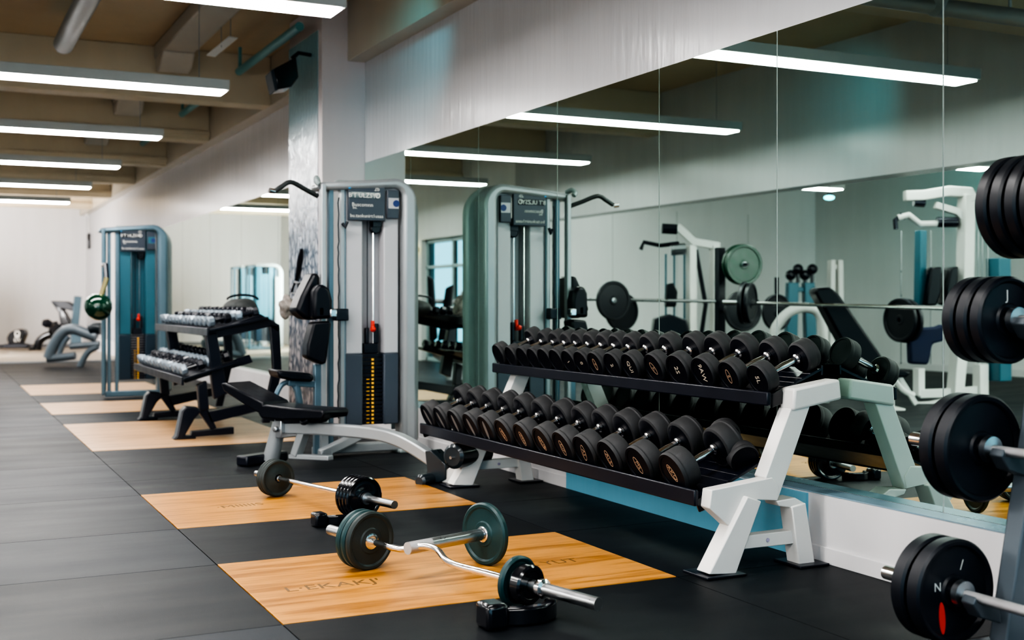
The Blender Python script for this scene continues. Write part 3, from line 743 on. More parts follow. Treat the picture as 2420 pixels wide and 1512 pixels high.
# ------------------------------------------------------------------ weight machine (built at the near one's place)
def make_machine():
    Y0 = 8.95
    t = thing('lat_pulldown_machine', 'tall silver lat pulldown machine with a grey weight tower beside the column', 'gym machine', (-.66, Y0+.15, 0))
    def q(pts, yy=Y0): return pxs(pts, yy)
    def v3(p, yy): return Vector((p[0], yy, p[1]))
    x = lambda px: P(px, 700, y=Y0).x
    z = lambda py, px=880: P(px, py, y=Y0).z
    # front arch
    xl, xr = x(750), x(986); zt = z(419)
    wb = .125
    def arch(xl, xr, zt, ro, wb, yy, dep, drop, zb):
        o = [(xl, zt-drop)] + arc((xr-ro, zt-ro), ro, 90, 0, 12) + [(xr, zb)]
        ri = max(.03, ro-wb); 
        i = [(xl, zt-drop-wb*.5)] + arc((xr-wb-ri, zt-wb*.62-ri), ri, 90, 0, 12) + [(xr-wb, zb)]
        b = bm_new(); strip(b, [v3(p, yy) for p in o], [v3(p, yy) for p in i], (0, dep, 0)); return b
    obj('front_arch', arch(xl, xr, zt, .19, wb, Y0-.02, .22, .06, .0), SILV, t, .03)
    obj('rear_arch', arch(xl+.2, x(1010), zt-.01, .25, .14, Y0+.17, .09, .0, .06), mat('pale_grey_green_paint', (.33,.37,.37), .36, .15, var=.06), t, .03)
    b = bm_new(); prism(b, [v3(p, Y0+.262) for p in ((x(952), .16), (x(1005), .16), (x(1000), z(520)), (x(952), z(520)))], (0, .015, 0)); obj('side_panel', b, SILVD, t, .01)
    # tower
    zb, zm, zp = z(1005), z(836), z(520)
    for a, c in ((820, 861), (911, 946)):
        b = bm_new(); box2(b, (x(a), Y0+.04, zm), (x(c), Y0+.20, z(440))); obj('tower_panel', b, GREYP, t, .01)
        b = bm_new(); box2(b, (x(a)-.001, Y0+.035, zb), (x(c)+.001, Y0+.20, zm)); obj('lower_panel', b, SLATE, t, .01)
    b = bm_new(); box2(b, (x(860), Y0+.17, zm), (x(912), Y0+.19, z(500))); obj('tower_back', b, GREYP, t)
    b = bm_new()
    zz = zb; n = 18; hh = (zm-zb)/n
    for k in range(n): box2(b, (x(861), Y0+.06, zb+k*hh+.002), (x(911), Y0+.17, zb+(k+1)*hh-.003))
    ws = obj('weight_stack', b, SATB, t, .003)
    b = bm_new()
    for k in range(n-1):
        zc = zb + (k+.5)*hh
        box2(b, (x(884), Y0+.056, zc-.008), (x(889), Y0+.061, zc+.008))
        if k < n-6: box2(b, (x(872), Y0+.058, zc-.0025), (x(879), Y0+.061, zc+.0025))
    obj('stack_numbers', b, YEL, ws, smooth=False)
    for px in (865, 879, 893):
        b = bm_new(); tube(b, ((x(px), Y0+.11, zm), (x(px), Y0+.11, z(450))), .007 if px != 879 else .004, 10); obj('guide_rod', b, CHR if px != 879 else SATB, t)
    b = bm_new(); box2(b, (x(868), Y0+.08, zm), (x(902), Y0+.14, z(812))); box2(b, (x(872), Y0+.075, z(812)), (x(880), Y0+.12, z(775))); box2(b, (x(895), Y0+.075, z(812)), (x(903), Y0+.12, z(765))); obj('stack_top', b, SATB, t, .006)
    b = bm_new(); lathe(b, [(0,0),(.02,0),(.024,.02),(.014,.04),(0,.042)], (x(887), Y0+.07, z(780)), (0,-1,.4), 16); box2(b, (x(886), Y0+.075, z(785)), (x(893), Y0+.10, z(758))); obj('selector_pin', b, RED, t, .003)
    b = bm_new(); lathe(b, [(0,-.02),(.035,-.02),(.045,-.012),(.036,0),(.045,.012),(.035,.02),(0,.02)], (x(897), Y0+.10, z(538)), (0,1,0), 20); box2(b, (x(888), Y0+.06, z(534)), (x(908), Y0+.14, z(520))); obj('pulley', b, SATB, t)
    b = bm_new(); tube(b, ((x(818), Y0+.03, zb), (x(818), Y0+.03, z(440))), .006, 8); obj('edge_trim', b, TEALF, t)
    # placards
    b = bm_new(); box2(b, (x(823), Y0-.005, z(522)), (x(910), Y0+.03, z(437))); pl = obj('placard', b, PLACD, t, .006)
    b = bm_new(); box2(b, (x(828), Y0-.008, z(470)), (x(898), Y0-.004, z(455))); obj('name_strip', b, GLOSSB, pl)
    b = bm_new()
    for s, px, py, sz in (('2b', 890, 447, .045), ('B\'T ULZSY?', 858, 463, .05), ('Buscomnn', 856, 485, .042), ('bu.', 838, 492, .03), ('bu.taokunirt1uaaa', 866, 511, .038)):
        text_bm(s, sz, frame_mtx((x(px), Y0-.009, z(py)), (1,0,0), (0,0,1)), .0006, b)
    ring_bm(b, (x(892), Y0-.009, z(462)), .02, .02, .006, (1,0,0), (0,0,1))
    obj('lettering', b, LETW, pl, smooth=False)
    b = bm_new(); box2(b, (x(915), Y0-.002, z(515)), (x(943), Y0+.03, z(447))); p2 = obj('side_placard', b, PLACD, t, .006)
    b = bm_new(); box2(b, (x(918), Y0-.005, z(491)), (x(942), Y0-.001, z(466))); obj('side_label', b, GREYP, p2)
    b = bm_new(); lathe(b, [(0,0),(.028,0),(.028,.002),(0,.002)], (x(936), Y0-.005, z(479)), (0,-1,0), 20); obj('round_mark', b, mat('deep_blue', (.02,.04,.16), .4, var=.1), p2)
    b = bm_new(); lathe(b, [(0,0),(.012,0),(.012,.01),(0,.012)], (x(825), Y0-.004, z(445)), (0,-1,0), 12); obj('blue_button', b, mat('bright_blue', (.02,.30,.65), .3, var=.1), pl)
    # slim uprights at the user side
    for a, c, yy, m in ((756, 768, Y0-.04, SILV), (779, 791, Y0+.02, TEALF), (806, 817, Y0+.02, SILV), (768, 778, Y0+.12, GREYP)):
        b = bm_new(); box2(b, (x(a), yy, .05), (x(c), yy+.06, z(440))); obj('upright', b, m, t, .008)
    b = bm_new(); pts = [(x(800)+random.uniform(-.006,.006), Y0+.0, z(470)-k*(z(470)-z(985))/40) for k in range(41)]; tube(b, pts, .006, 8); obj('chain_cable', b, SATB, t)
    b = bm_new(); tube(b, bez([(x(756), Y0+.05, z(432)), (x(748), Y0+.0, z(427)), (x(744), Y0-.03, z(434)), (x(750), Y0-.04, z(442))], 6), .022, 10); obj('pulley_block', b, SILVD, t)
    b = bm_new(); tube(b, bez([(x(752), Y0+.02, z(468)), (x(722), Y0-.02, z(456)), (x(683), Y0-.06, z(441)), (x(660), Y0-.08, z(452)), (x(642), Y0-.1, z(464))], 6), .019, 12); obj('lat_bar', b, mat('charcoal_grip', (.025,.03,.032), .5, var=.2), t)
    b = bm_new(); tube(b, ((x(641), Y0-.1, z(465)), (x(628), Y0-.11, z(463))), .02, 12); obj('bar_tip', b, CHR, t)
    b = bm_new(); tube(b, ((x(807), Y0-.02, z(530)), (x(813), Y0-.03, z(540)), (x(818), Y0-.03, z(526))), .014, 10); obj('hook', b, SATB, t)
    # base
    b = bm_new(); box2(b, (x(770), Y0+.0, .02), (x(975), Y0+.1, .09)); obj('base_beam', b, SILV, t, .01)
    b = bm_new(); tube(b, bez([(x(752), Y0-.08, .04), (x(800), Y0-.06, .10), (x(850), Y0, .16)], 6), .04, sq=(.09,.07)); obj('base_strut', b, SILV, t, .01)
    b = bm_new(); box2(b, (x(748), Y0-.12, 0), (x(776), Y0+.14, .07)); box2(b, (x(752), Y0-.06, .07), (x(772), Y0+.0, .35)); obj('foot', b, SILV, t, .01)
    b = bm_new(); box2(b, (x(940), Y0-.05, 0), (x(988), Y0+.22, .03)); obj('foot', b, SILVD, t, .01)
    # seat, thigh rollers, chest pad
    b = bm_new(); prism(b, q([(655,874),(672,877),(735,882),(744,892),(738,903),(690,900),(660,893)], Y0-.12), (0,.30,0)); obj('seat', b, LEATH, t, .018)
    b = bm_new(); tube(b, bez([P(700,905,y=Y0), P(706,940,y=Y0), P(712,985,y=Y0)], 4), .028, 10); tube(b, (P(680,904,y=Y0), P(762,909,y=Y0)), .03, sq=(.05,.05)); tube(b, (P(752,860,y=Y0), Vector((x(752), Y0, .03))), .03, sq=(.07,.06)); obj('seat_post', b, TEALF, t, .006)
    b = bm_new(); tube(b, bez([P(648,945,y=Y0), P(665,910,y=Y0), P(690,905,y=Y0), P(705,940,y=Y0), P(700,985,y=Y0)], 5), .02, 10); obj('seat_guard', b, TEALF, t)
    b = bm_new(); prism(b, q([(699,735),(712,700),(738,648),(752,642),(757,655),(757,756),(722,756)], Y0-.02), (0,.24,0)); obj('thigh_pad', b, LEATH, t, .03)
    b = bm_new(); prism(b, q([(742,690),(750,674),(765,671),(780,683),(787,710),(786,752),(740,755)], Y0-.16), (0,.12,0)); obj('thigh_pad', b, LEATH, t, .03)
    b = bm_new(); prism(b, q([(741,762),(780,758),(784,765),(772,858),(762,862),(726,845),(727,815)], Y0-.14), (0,.16,0)); obj('chest_pad', b, LEATH, t, .025)
    b = bm_new(); box2(b, (x(740), Y0-.16, z(745)), (x(752), Y0-.10, z(725))); box2(b, (x(764), Y0-.18, z(748)), (x(780), Y0-.12, z(730))); obj('pad_bracket', b, CHR, t, .008)
    b = bm_new(); box2(b, (x(787), Y0-.06, z(757)), (x(819), Y0+.02, z(729))); obj('clamp', b, SATB, t, .008)
    return t
mach = make_machine()
sw = {SILV: TEALF, SILVD: mat('grey_arch', (.32,.35,.36), .4, .2, var=.1), GREYP: TEALP, SLATE: mat('navy_panel', (.012,.03,.05), .35, var=.1)}
base = mach.location.copy()
dup(mach, (-1.45, 15.75, 0), None, 'teal weight machine further back, left of the black dumbbell rack', 'tall weight machines', sw)
dup(mach, (-3.75, 29.6, 0), (0,0,PI), 'teal weight machine at the far wall, seen in the far mirror', 'tall weight machines', sw)
dup(mach, (-3.75, 31.2, 0), (0,0,PI), 'teal weight machine behind another at the far wall, seen in the far mirror', 'tall weight machines', sw)
mach['group'] = 'tall weight machines'
for o in list(bpy.data.objects):
    if o.parent and o.parent.name.startswith('lat_pulldown_machine.') and o.name.split('.')[0] in ('lat_bar','bar_tip','thigh_pad','chest_pad','seat','seat_post','seat_guard','hook','pulley_block','base_strut','pad_bracket','chain_cable','foot','clamp'):
        bpy.data.objects.remove(o)
for o in bpy.data.objects:
    if o.name.startswith('lat_pulldown_machine.'): o.name = 'cable_column_machine'

# green exercise ball cluster on the teal machine's post
t = thing('hanging_green_ball', 'shiny dark green ball hung on the teal machine\'s left post', 'ball', P(238, 720, y=15.2))
c = P(236, 722, y=15.2)
bm = bm_new(); bmesh.ops.create_icosphere(bm, subdivisions=3, radius=.165, matrix=Matrix.Translation(c))
for v in bm.verts: v.co += (v.co-c)*.12*math.sin(9*v.co.x+7*v.co.z)
obj('ball', bm, GREENG, t)
bm = bm_new(); tube(bm, (c+Vector((.02,0,.14)), c+Vector((.05,0,.24)), c+Vector((.08,0,.34))), .03, 10); obj('neck', bm, BRASS, t)
bm = bm_new(); tube(bm, (c+Vector((.08,0,.32)), c+Vector((.08,.1,.5)), c+Vector((.08,.3,.5))), .03, 8); obj('strap', bm, SATB, t)

# ------------------------------------------------------------------ adjustable bench
A = P(640, 1096, z=0); B = P(1052, 1140, z=0)
ang = math.atan2(B.y-A.y, B.x-A.x); sdv = Vector((-math.sin(ang), math.cos(ang), 0))
bn_ = thing('adjustable_bench', 'grey tubular bench with a black pad, tilted backrest and foam roller end', 'bench', (A.x, A.y, 0))
def BV(px, py):
    p = PV(px, py, A, ang); p.z = max(p.z, .006); return p
def slab(pts, w): b = bm_new(); prism(b, [BV(*p) - sdv*w/2 for p in pts], sdv*w); return b
obj('backrest', slab([(553,903),(562,902),(650,947),(655,958),(648,975),(632,968),(560,922)], .27), LEATH, bn_, .012)
obj('seat', slab([(640,972),(648,955),(658,953),(720,961),(790,966),(796,972),(792,987),(700,989),(648,985)], .27), LEATH, bn_, .012)
obj('seat_bracket', slab([(632,972),(650,983),(770,988),(760,998),(680,1000),(638,990)], .10), SATB, bn_, .004)
bm = bm_new(); tube(bm, (BV(664,985), Vector((*BV(640,1096).xy, .03))), [.05,.062], 16); obj('leg', bm, SILV, bn_)
bm = bm_new(); tube(bm, (BV(722,1010), BV(700,1075)), .03, sq=(.075,.06)); tube(bm, (BV(688,1078), BV(782,1082)), .02, sq=(.06,.035)); obj('leg', bm, SILV, bn_, .006)
bm = bm_new(); tube(bm, [BV(668,1010)]+bez([BV(760,1013), BV(870,1022), BV(930,1034), BV(975,1055), BV(1030,1090)], 6), .04, sq=(.085,.085)); obj('beam', bm, SILV, bn_, .012)
bm = bm_new(); box(bm, BV(676,1012), (.06,.16,.13), Euler((0,0,ang))); lathe(bm, [(0,0),(.02,0),(.02,.02),(0,.02)], BV(672,1012)-sdv*.085, -sdv, 14); obj('hinge_plate', bm, STEEL, bn_, .006)
bm = bm_new(); tube(bm, bez([BV(735,988)-sdv*.1, BV(745,996)-sdv*.12, BV(758,990)-sdv*.12], 4), .018, 10); obj('adjust_knob', bm, GLOSSB, bn_)
bm = bm_new(); box(bm, (A.x-.05, A.y+.05, .04), (.12,.42,.075), Euler((0,0,ang))); obj('foot', bm, SATB, bn_, .015)
obj('roller_bracket', slab([(1017,1063),(1030,1062),(1066,1095),(1065,1130),(1050,1144),(1008,1143),(1006,1130),(1022,1110)], .12), FOAM, bn_, .02)
bm = bm_new(); c = BV(1108,1072); tube(bm, [c-sdv*.18, c-sdv*.165, c+sdv*.165, c+sdv*.18], [.062,.082,.082,.062], 24); obj('foam_roller', bm, FOAM, bn_)
bm = bm_new(); c = BV(1030,1130); tube(bm, [c-sdv*.18, c-sdv*.165, c+sdv*.165, c+sdv*.18], [.03,.045,.045,.03], 20); obj('foam_roller', bm, FOAM, bn_)
bm = bm_new(); c = BV(1108,1074); tube(bm, (c-sdv*.20, c+sdv*.2), .01, 8); obj('roller_axle', bm, CHR, bn_)
obj('end_foot', slab([(1058,1112),(1078,1098),(1098,1106),(1086,1146),(1052,1146)], .09), WHP, bn_, .008)

# ------------------------------------------------------------------ black rack of small dumbbells
XBA = lambda px, py, yy=10.62: P(px, py, y=yy)
br = thing('small_dumbbell_rack', 'black two-tier rack holding rows of small chrome dumbbells', 'dumbbell rack', (-1.6, 11.6, 0))
def brf(yf, far):
    def pr(pts, th, off=0):
        qq = [Vector((p.x, yf+off, max(p.z, .002))) for p in pxs(pts, 10.62)]
        b = bm_new(); prism(b, qq, (0, th, 0)); return b
    obj('leg', pr([(410,1042),(418,1030),(430,972),(441,960),(466,962),(476,972),(460,990),(437,1030),(463,1030),(464,1042)], .14), SATB, br, .012)
    obj('leg', pr([(466,966),(492,964),(514,1012),(502,1016)], .08, .03), SATB, br, .006)
    obj('foot_bar', pr([(455,1020),(555,1010),(555,1026),(452,1034)], .08, .03), SATB, br, .006)
    obj('lower_post', pr([(468,910),(490,900),(496,968),(474,972)], .09, .02), SATB, br, .008)
    obj('upper_post', pr([(488,790),(514,786),(540,930),(508,944)], .09, .02), SATB, br, .008)
    obj('shelf_arm', pr([(425,897),(440,905),(600,856),(592,838)], .05, .03), SATB, br, .006)
    obj('shelf_arm', pr([(488,786),(512,800),(640,772),(660,786),(664,768),(618,742)], .05, .03), SATB, br, .006)
    obj('rear_post', pr([(640,764),(664,772),(668,880),(640,1000),(622,1000),(648,870)], .06, .03), SATB, br, .006)
    obj('foot_bar', pr([(490,974),(636,945),(640,965),(500,1000)], .07, .03), SATB, br, .006)
brf(10.62, 0); brf(12.55, 1)
YN, YFR = 10.58, 13.25
def bshelf(a, b2, name):
    pa, pb = P(*a, y=10.62), P(*b2, y=10.62); d = (pb-pa).normalized(); nv = Vector((-d.z, 0, d.x))
    b = bm_new(); prism(b, [Vector((v.x, YN, v.z)) for v in (pa, pb, pb-nv*.02, pa-nv*.02)], (0, YFR-YN, 0)); o = obj(name, b, SATB, br, .003)
    b = bm_new(); box2(b, (pa.x-.02, YN-.01, pa.z-.06), (pa.x, YFR+.01, pa.z+.01)); obj('front_lip', b, SATB, o, .004)
    return pa, pb, nv
sl = bshelf((432, 893), (560, 852), 'lower_shelf'); su = bshelf((492, 778), (632, 748), 'upper_shelf')
def make_small(R, half):
    t = thing('small_dumbbell', 'x', 'dumbbell')
    for s in (-1, 1):
        b = bm_new(); lathe(b, [(0,-.03),(R*.8,-.03),(R,-.02),(R,.02),(R*.8,.03),(0,.03)], (s*half,0,0), (s,0,0), 8); obj('head', b, mat('silver_head', (.26,.31,.36), .36, .4, var=.15, vscale=30) if s < 0 else SATB, t, local=True)
    b = bm_new(); tube(b, ((-half,0,0), (half,0,0)), .014, 10); obj('handle', b, SATB, t, local=True); return t
smp = make_small(.047, .075)
first = True; SMK = kids(smp)
KIDS[smp.name] = SMK
for (pa, pb, nv), shelf in ((sl, 'lower'), (su, 'upper')):
    d = (pb-pa).normalized(); ln = (pb-pa).length; tl = -math.atan2(d.z, d.x)
    for r, row in enumerate(('front', 'rear')):
        for k in range(13):
            c = pa + d*(ln*(.24 if r == 0 else .72)) + nv*.056
            lb = 'small silver-faced dumbbell, %s shelf of black rack, %s row, %s from near end' % (shelf, row, ORD[k])
            gp = 'small dumbbells on the black rack'
            loc = (c.x, 10.72 + k*.196, c.z)
            if first: smp.location = loc; smp.rotation_euler = (0, tl, 0); tag(smp, lb, 'dumbbell', gp); first = False
            else: dup(smp, loc, (random.uniform(0,1), tl, random.uniform(-.12,.12)), lb, gp)
# bag on the top shelf, towel and strap at the column
t = thing('gym_bag', 'dark rounded bag lying on the top shelf of the black rack', 'bag', P(568, 735, y=12.2))
c = P(568, 728, y=12.2); bm = bm_new(); bmesh.ops.create_uvsphere(bm, u_segments=24, v_segments=14, radius=1, matrix=Matrix.Translation(c) @ Matrix.Diagonal((.17, .26, .10, 1)))
for v in bm.verts: v.co.z += .012*math.sin(20*v.co.x)*math.cos(15*v.co.y)
obj('bag_body', bm, mat('bag_cloth', (.05,.055,.055), .7, bump=.5, bscale=60, var=.4), t)
bm = bm_new(); tube(bm, [c+Vector((.16*math.cos(a), -.1, .085+.05*math.sin(a))) for a in [PI*k/10 for k in range(11)]], .012, 8); obj('bag_handle', bm, SATB, t)
t = thing('crumpled_towel', 'crumpled striped towel draped over the rear post of the black rack', 'towel', P(680, 735, y=10.72))
c = P(681, 722, y=10.72); bm = bm_new(); bmesh.ops.create_icosphere(bm, subdivisions=4, radius=1, matrix=Matrix.Translation(c) @ Matrix.Diagonal((.075, .07, .10, 1)))
for v in bm.verts:
    e = v.co-c; v.co += e*(.22*math.sin(60*e.x+30*e.z)+.15*math.sin(50*e.z-40*e.y))
obj('towel_body', bm, TOWEL, t); bpy.data.objects['towel_body'].name = 'towel_folds'
t = thing('buckled_strap', 'black strap with a buckle hanging on the mural column', 'strap', P(705, 640, x=XCOL-.03))
HX = XCOL - .03
bm = bm_new(); tube(bm, [P(a, b2, x=HX) for a, b2 in ((713,588),(709,612),(705,640),(701,662))], [.016,.03,.026,.02], 8); obj('strap', bm, SATB, t)
bm = bm_new(); qd = [P(a, b2, x=HX) for a, b2 in ((697,667),(709,669),(702,695),(688,692),(697,667))]; tube(bm, qd, .012, 8); obj('buckle', bm, SATB, t)

# ------------------------------------------------------------------ equipment at the far left
BENG = mat('cool_grey_tube', (.17,.20,.23), .36, .2, var=.1)
t = thing('curved_bench', 'grey bench frame with curved tube legs near the far wall', 'bench', P(170, 868, z=0))
d0 = 22.3
g = lambda px, py: P(px, py, d=d0)
bm = bm_new(); tube(bm, bez([g(114,846), g(128,812), g(150,784), g(175,778), g(205,788), g(228,796)], 5), .10, 14); obj('arched_leg', bm, BENG, t)
bm = bm_new(); tube(bm, (g(112,847), g(178,840)), .075, 12); obj('foot_bar', bm, BENG, t)
bm = bm_new(); tube(bm, bez([g(232,818), g(210,830), g(196,850), g(188,868)], 5), .06, 12); tube(bm, (g(166,818), g(235,812)), .06, 10); obj('rear_leg', bm, BENG, t)
bm = bm_new(); tube(bm, (g(214,780), g(226,774), g(240,776)), .12, 14); obj('roll_pad', bm, FOAM, t)
bm = bm_new(); tube(bm, bez([g(138,842), g(148,815), g(162,795)], 5), .05, 10); obj('inner_brace', bm, BENG, t)
t = thing('exercise_bike', 'black exercise bike standing against the white far wall', 'exercise bike', P(150, 828, z=0)); d0 = 30.0
bm = bm_new(); tube(bm, bez([g(88,826), g(92,808), g(105,796), g(122,790), g(140,785)], 5), .10, 12); obj('front_stay', bm, GLOSSB, t)
bm = bm_new(); prism(bm, [g(*p) for p in ((120,713),(132,712),(150,735),(166,762),(164,772),(142,768),(138,738))], (.1,.2,0)); obj('mast', bm, GLOSSB, t, .02)
bm = bm_new(); prism(bm, [g(*p) for p in ((119,711),(158,712),(172,720),(176,736),(150,730),(135,728))], (.1,.2,0)); obj('console', bm, SATB, t, .02)
bm = bm_new(); tube(bm, (g(178,700), g(186,700)), .01, 6); tube(bm, (g(184,700), g(176,782)), .14, 12, sq=(.17,.2)); tube(bm, (g(178,775), g(180,822)), .2, sq=(.24,.3)); obj('seat_column', bm, TEALF, t, .01)
bm = bm_new(); lathe(bm, [(0,-.08),(.16,-.08),(.18,-.04),(.18,.04),(.16,.08),(0,.08)], g(132,780), (.4,-1,0), 20); obj('flywheel', bm, GLOSSB, t)
bm = bm_new(); lathe(bm, [(0,-.1),(.08,-.1),(.12,0),(.08,.1),(0,.1)], g(111,764), (1,-.4,-.2), 16); tube(bm, (g(118,766), g(136,762)), .04, 8); obj('pedal', bm, SATB, t)
bm = bm_new(); box2(bm, g(70,829), g(98,822)+Vector((0,.4,0))); obj('foot', bm, SATB, t)
t = thing('equipment_guard', 'black rounded guard with a white printed emblem on the far floor', 'equipment guard', P(40, 827, z=0)); d0 = 29.6
bm = bm_new(); pts = [g(20,812), g(16,798), g(24,785), g(40,778), g(54,778), g(59,788), g(55,800), g(50,812)]; prism(bm, bez(pts, 4), (.1,.25,0)); gd = obj('guard_shell', bm, GLOSSB, t, .02)
bm = bm_new(); prism(bm, [g(0,823), g(0,815), g(18,812), g(55,811), g(66,814), g(66,823)], (.1,.4,0)); obj('base', bm, SATB, t, .02)
rx = Vector((CT,-ST,0)); ov = g(42,788)-Vector((ST,CT,0))*.03
bm = bm_new(); ring_bm(bm, ov, .07, .075, .03, rx, (0,0,1)); ring_bm(bm, ov-Vector((0,0,.07)), .06, .035, .022, rx, (0,0,1)); text_bm('EIV', .13, frame_mtx(g(42,804)-Vector((ST,CT,0))*.03, rx, (0,0,1)), .002, bm); obj('emblem', bm, LETW, gd, smooth=False)
# wall fittings in the far corner
t = thing('wall_phone', 'small black wall handset in the far corner of the right wall', 'handset', P(209, 570, y=33.2))
bm = bm_new(); c = P(210, 570, y=33.2); box(bm, c, (.08,.12,.42)); obj('handset_body', bm, GLOSSB, t, .03)
bm = bm_new(); c = P(209, 527, y=33.4); box(bm, c, (.03,.06,.45)); obj('conduit', bm, WHPL, t, .005)
t = thing('corner_sensor', 'small round white sensor high in the far corner', 'sensor', P(209, 507, y=33.4))
bm = bm_new(); lathe(bm, [(0,0),(.05,0),(.055,.05),(.03,.08),(0,.085)], P(209,507,y=33.4), (-1,0,0), 16); obj('sensor_dome', bm, WHPL, t)

# ------------------------------------------------------------------ equipment seen only in the mirror
D = 13.5
# inclined bench
f = M(2100, 965, D)
t = thing('incline_bench', 'black inclined bench on a white pedestal, reflected right of the dumbbell rack', 'bench', (f.x, f.y, 0))
vw = Vector((-ST, CT, 0))                              # mirrored view direction
def mslab(pts, d, w, m=None):
    b = bm_new(); prism(b, [M(*p, d) - vw*w/2 for p in pts], vw*w); return b
obj('backrest', mslab([(1918,690),(1924,680),(1955,678),(1975,695),(2082,850),(2080,865),(2060,868),(2015,866)], D, .32), LEATH, t, .03)
obj('seat', mslab([(2064,868),(2130,872),(2142,880),(2130,890),(2064,890)], D, .34), LEATH, t, .02)
obj('pedestal', mslab([(2080,890),(2112,890),(2112,965),(2078,965)], D, .10), WHP, t, .01)
obj('foot', mslab([(2064,959),(2124,961),(2122,969),(2066,968)], D, .5), WHP, t, .006)
bm = bm_new(); tube(bm, (M(2030,868,D), M(2078,925,D)), .03, sq=(.06,.05)); tube(bm, bez([M(2112,892,D), M(2135,920,D), M(2160,935,D)], 4), .035, 10); tube(bm, (M(2125,890,D), M(2165,955,D)), .03, sq=(.06,.05)); obj('brace', bm, WHP, t, .004)
bm = bm_new(); tube(bm, bez([M(1985,895,D), M(2030,905,D), M(2080,945,D)], 5), .02, 10); obj('rear_rail', bm, STEEL, t)
# white cable tower with pads and towel
D2 = 14.2
f = M(2250, 955, D2)
t = thing('cable_crossover', 'white cable machine with black pads, reflected at the right of the mirror', 'gym machine', (f.x, f.y, 0))
mt = lambda pts, r, seg=12, d=D2, sq=None: tube(bm_new(), [M(a, b2, d) for a, b2 in pts], r, seg, sq)
obj('top_arm', mt([(2138,463),(2180,462),(2240,452),(2290,455),(2300,475)], .05, sq=(.12,.12)), WHP, t, .01)
obj('main_post', mt([(2285,460),(2280,700),(2262,880),(2256,955)], .06, sq=(.16,.14)), WHP, t, .01)
obj('upper_brace', mt([(2210,485),(2262,500),(2280,520)], .05, sq=(.09,.08)), WHP, t, .01)
obj('pulley_arm', mt([(2122,515),(2148,508),(2175,530),(2260,528)], .04, 12), WHP, t)
obj('handle', mt([(2118,542),(2116,520),(2130,508),(2140,515)], .028, 8), SATB, t)
obj('pulley', mt([(2160,478),(2185,480)], .05, 12), SATB, t)
obj('pulley', mt([(2215,525),(2262,525)], .06, 12), SATB, t)
obj('dark_post', mt([(2177,545),(2174,720)], .05, sq=(.10,.1)), TEALP, t, .006)
for px in (2200, 2230, 2130, 2312, 2322, 2335):
    obj('cable', mt([(px, 545), (px, 860)], .008, 6), STEEL, t)
obj('weight_column', mt([(2360,610),(2362,900)], .1, sq=(.2,.2)), TEALP, t, .01)
obj('backrest', mslab([(2192,632),(2217,631),(2215,690),(2204,722),(2178,722),(2184,680)], D2, .3), LEATH, t, .02)
obj('backrest', mslab([(2238,632),(2256,630),(2250,700),(2236,722),(2224,718),(2228,680)], D2, .3), LEATH, t, .02)
obj('base_frame', mt([(2172,870),(2172,935)], .05, sq=(.10,.1)), WHP, t, .006)
obj('base_frame', mt([(2172,930),(2245,928),(2330,920)], .05, sq=(.1,.1)), WHP, t, .006)
obj('base_frame', mt([(2318,860),(2318,935)], .06, sq=(.14,.12)), WHP, t, .006)
obj('base_frame', mt([(2165,957),(2200,955),(2262,940)], .05, sq=(.1,.07)), WHP, t, .006)
t = thing('draped_jacket', 'navy jacket hung over the white cable machine, seen in the mirror', 'jacket', M(2180, 820, 13.9))
bm = bm_new(); pts = [M(a, b2, 13.9) for a, b2 in ((2158,776),(2215,772),(2232,765),(2235,805),(2206,812),(2196,862),(2152,860),(2150,800))]; prism(bm, pts, vw*.14)
obj('jacket_body', bm, BLUEP, t, .03)
# long barbell on a rack: plates at both ends
t = thing('barbell', 'long barbell racked level in front of the inclined bench, reflected in the mirror', 'barbell', M(2000, 720, 13.0))
a, b2 = M(1770, 716, 13.6), M(2250, 729, 12.6); bx = (b2-a).normalized()
bm = bm_new(); tube(bm, (a, b2), .02, 12); obj('shaft', bm, CHR, t)
bm = bm_new(); tube(bm, (a - bx*.3, a), .03, 12); obj('sleeve', bm, STEEL, t)
bm = bm_new(); tube(bm, (b2, b2+bx*.1), .03, 12); obj('sleeve', bm, STEEL, t)
put_plate(.23, .05, a + bx*.02, bx, PLB, 'dark plate on the left end of the long reflected barbell', None, name='weight_plate')
put_plate(.24, .05, a - bx*.05, bx, PLB, 'brownish outer plate on the left end of the long reflected barbell', None)
put_plate(.26, .05, M(2142, 758, 14.0), Vector((CT,ST*0,0)), PLB, 'black plate stored low on the white cable machine, seen in the mirror', None)
put_plate(.26, .05, M(2128, 756, 14.0), Vector((1,0,0)), PLB, 'black plate stored behind another on the white cable machine, seen in the mirror', None)
# plate tree with green plates
f = M(1700, 800, 15)
t = thing('plate_tree', 'dark post carrying big plates, reflected in the middle of the mirror', 'plate rack', (f.x, f.y, 0))
pa, pb = M(1702, 585, 15), M(1702, 800, 15)
bm = bm_new(); tube(bm, (pa, Vector((pa.x, pa.y, .03))), .05, sq=(.1,.1)); obj('post', bm, SATB, t, .006)
bm = bm_new(); box(bm, (pa.x, pa.y, .03), (.7,.6,.06)); obj('foot', bm, SATB, t, .01)
va = Vector((-ST, CT, 0)).lerp(Vector((CT, ST, 0)), .25).normalized()
for k, (px, py, dd, m, lb) in enumerate(((1758, 625, 14.6, PLGR, 'green plate at the front of the reflected plate post, top peg'), (1750, 625, 14.75, PLGR, 'green plate behind the front one on the reflected plate post, top peg'), (1756, 735, 14.6, PLB, 'dark plate on the lower peg of the reflected plate post'))):
    c = M(px, py, dd); put_plate(.25, .05, c, va, m, lb, 'plates on the reflected plate post', hub=BRASS if k == 2 else STEEL)
    bm = bm_new(); tube(bm, (c - va*.1, Vector((pa.x, pa.y, c.z))), .02, 10); obj('peg', bm, SATB, t)
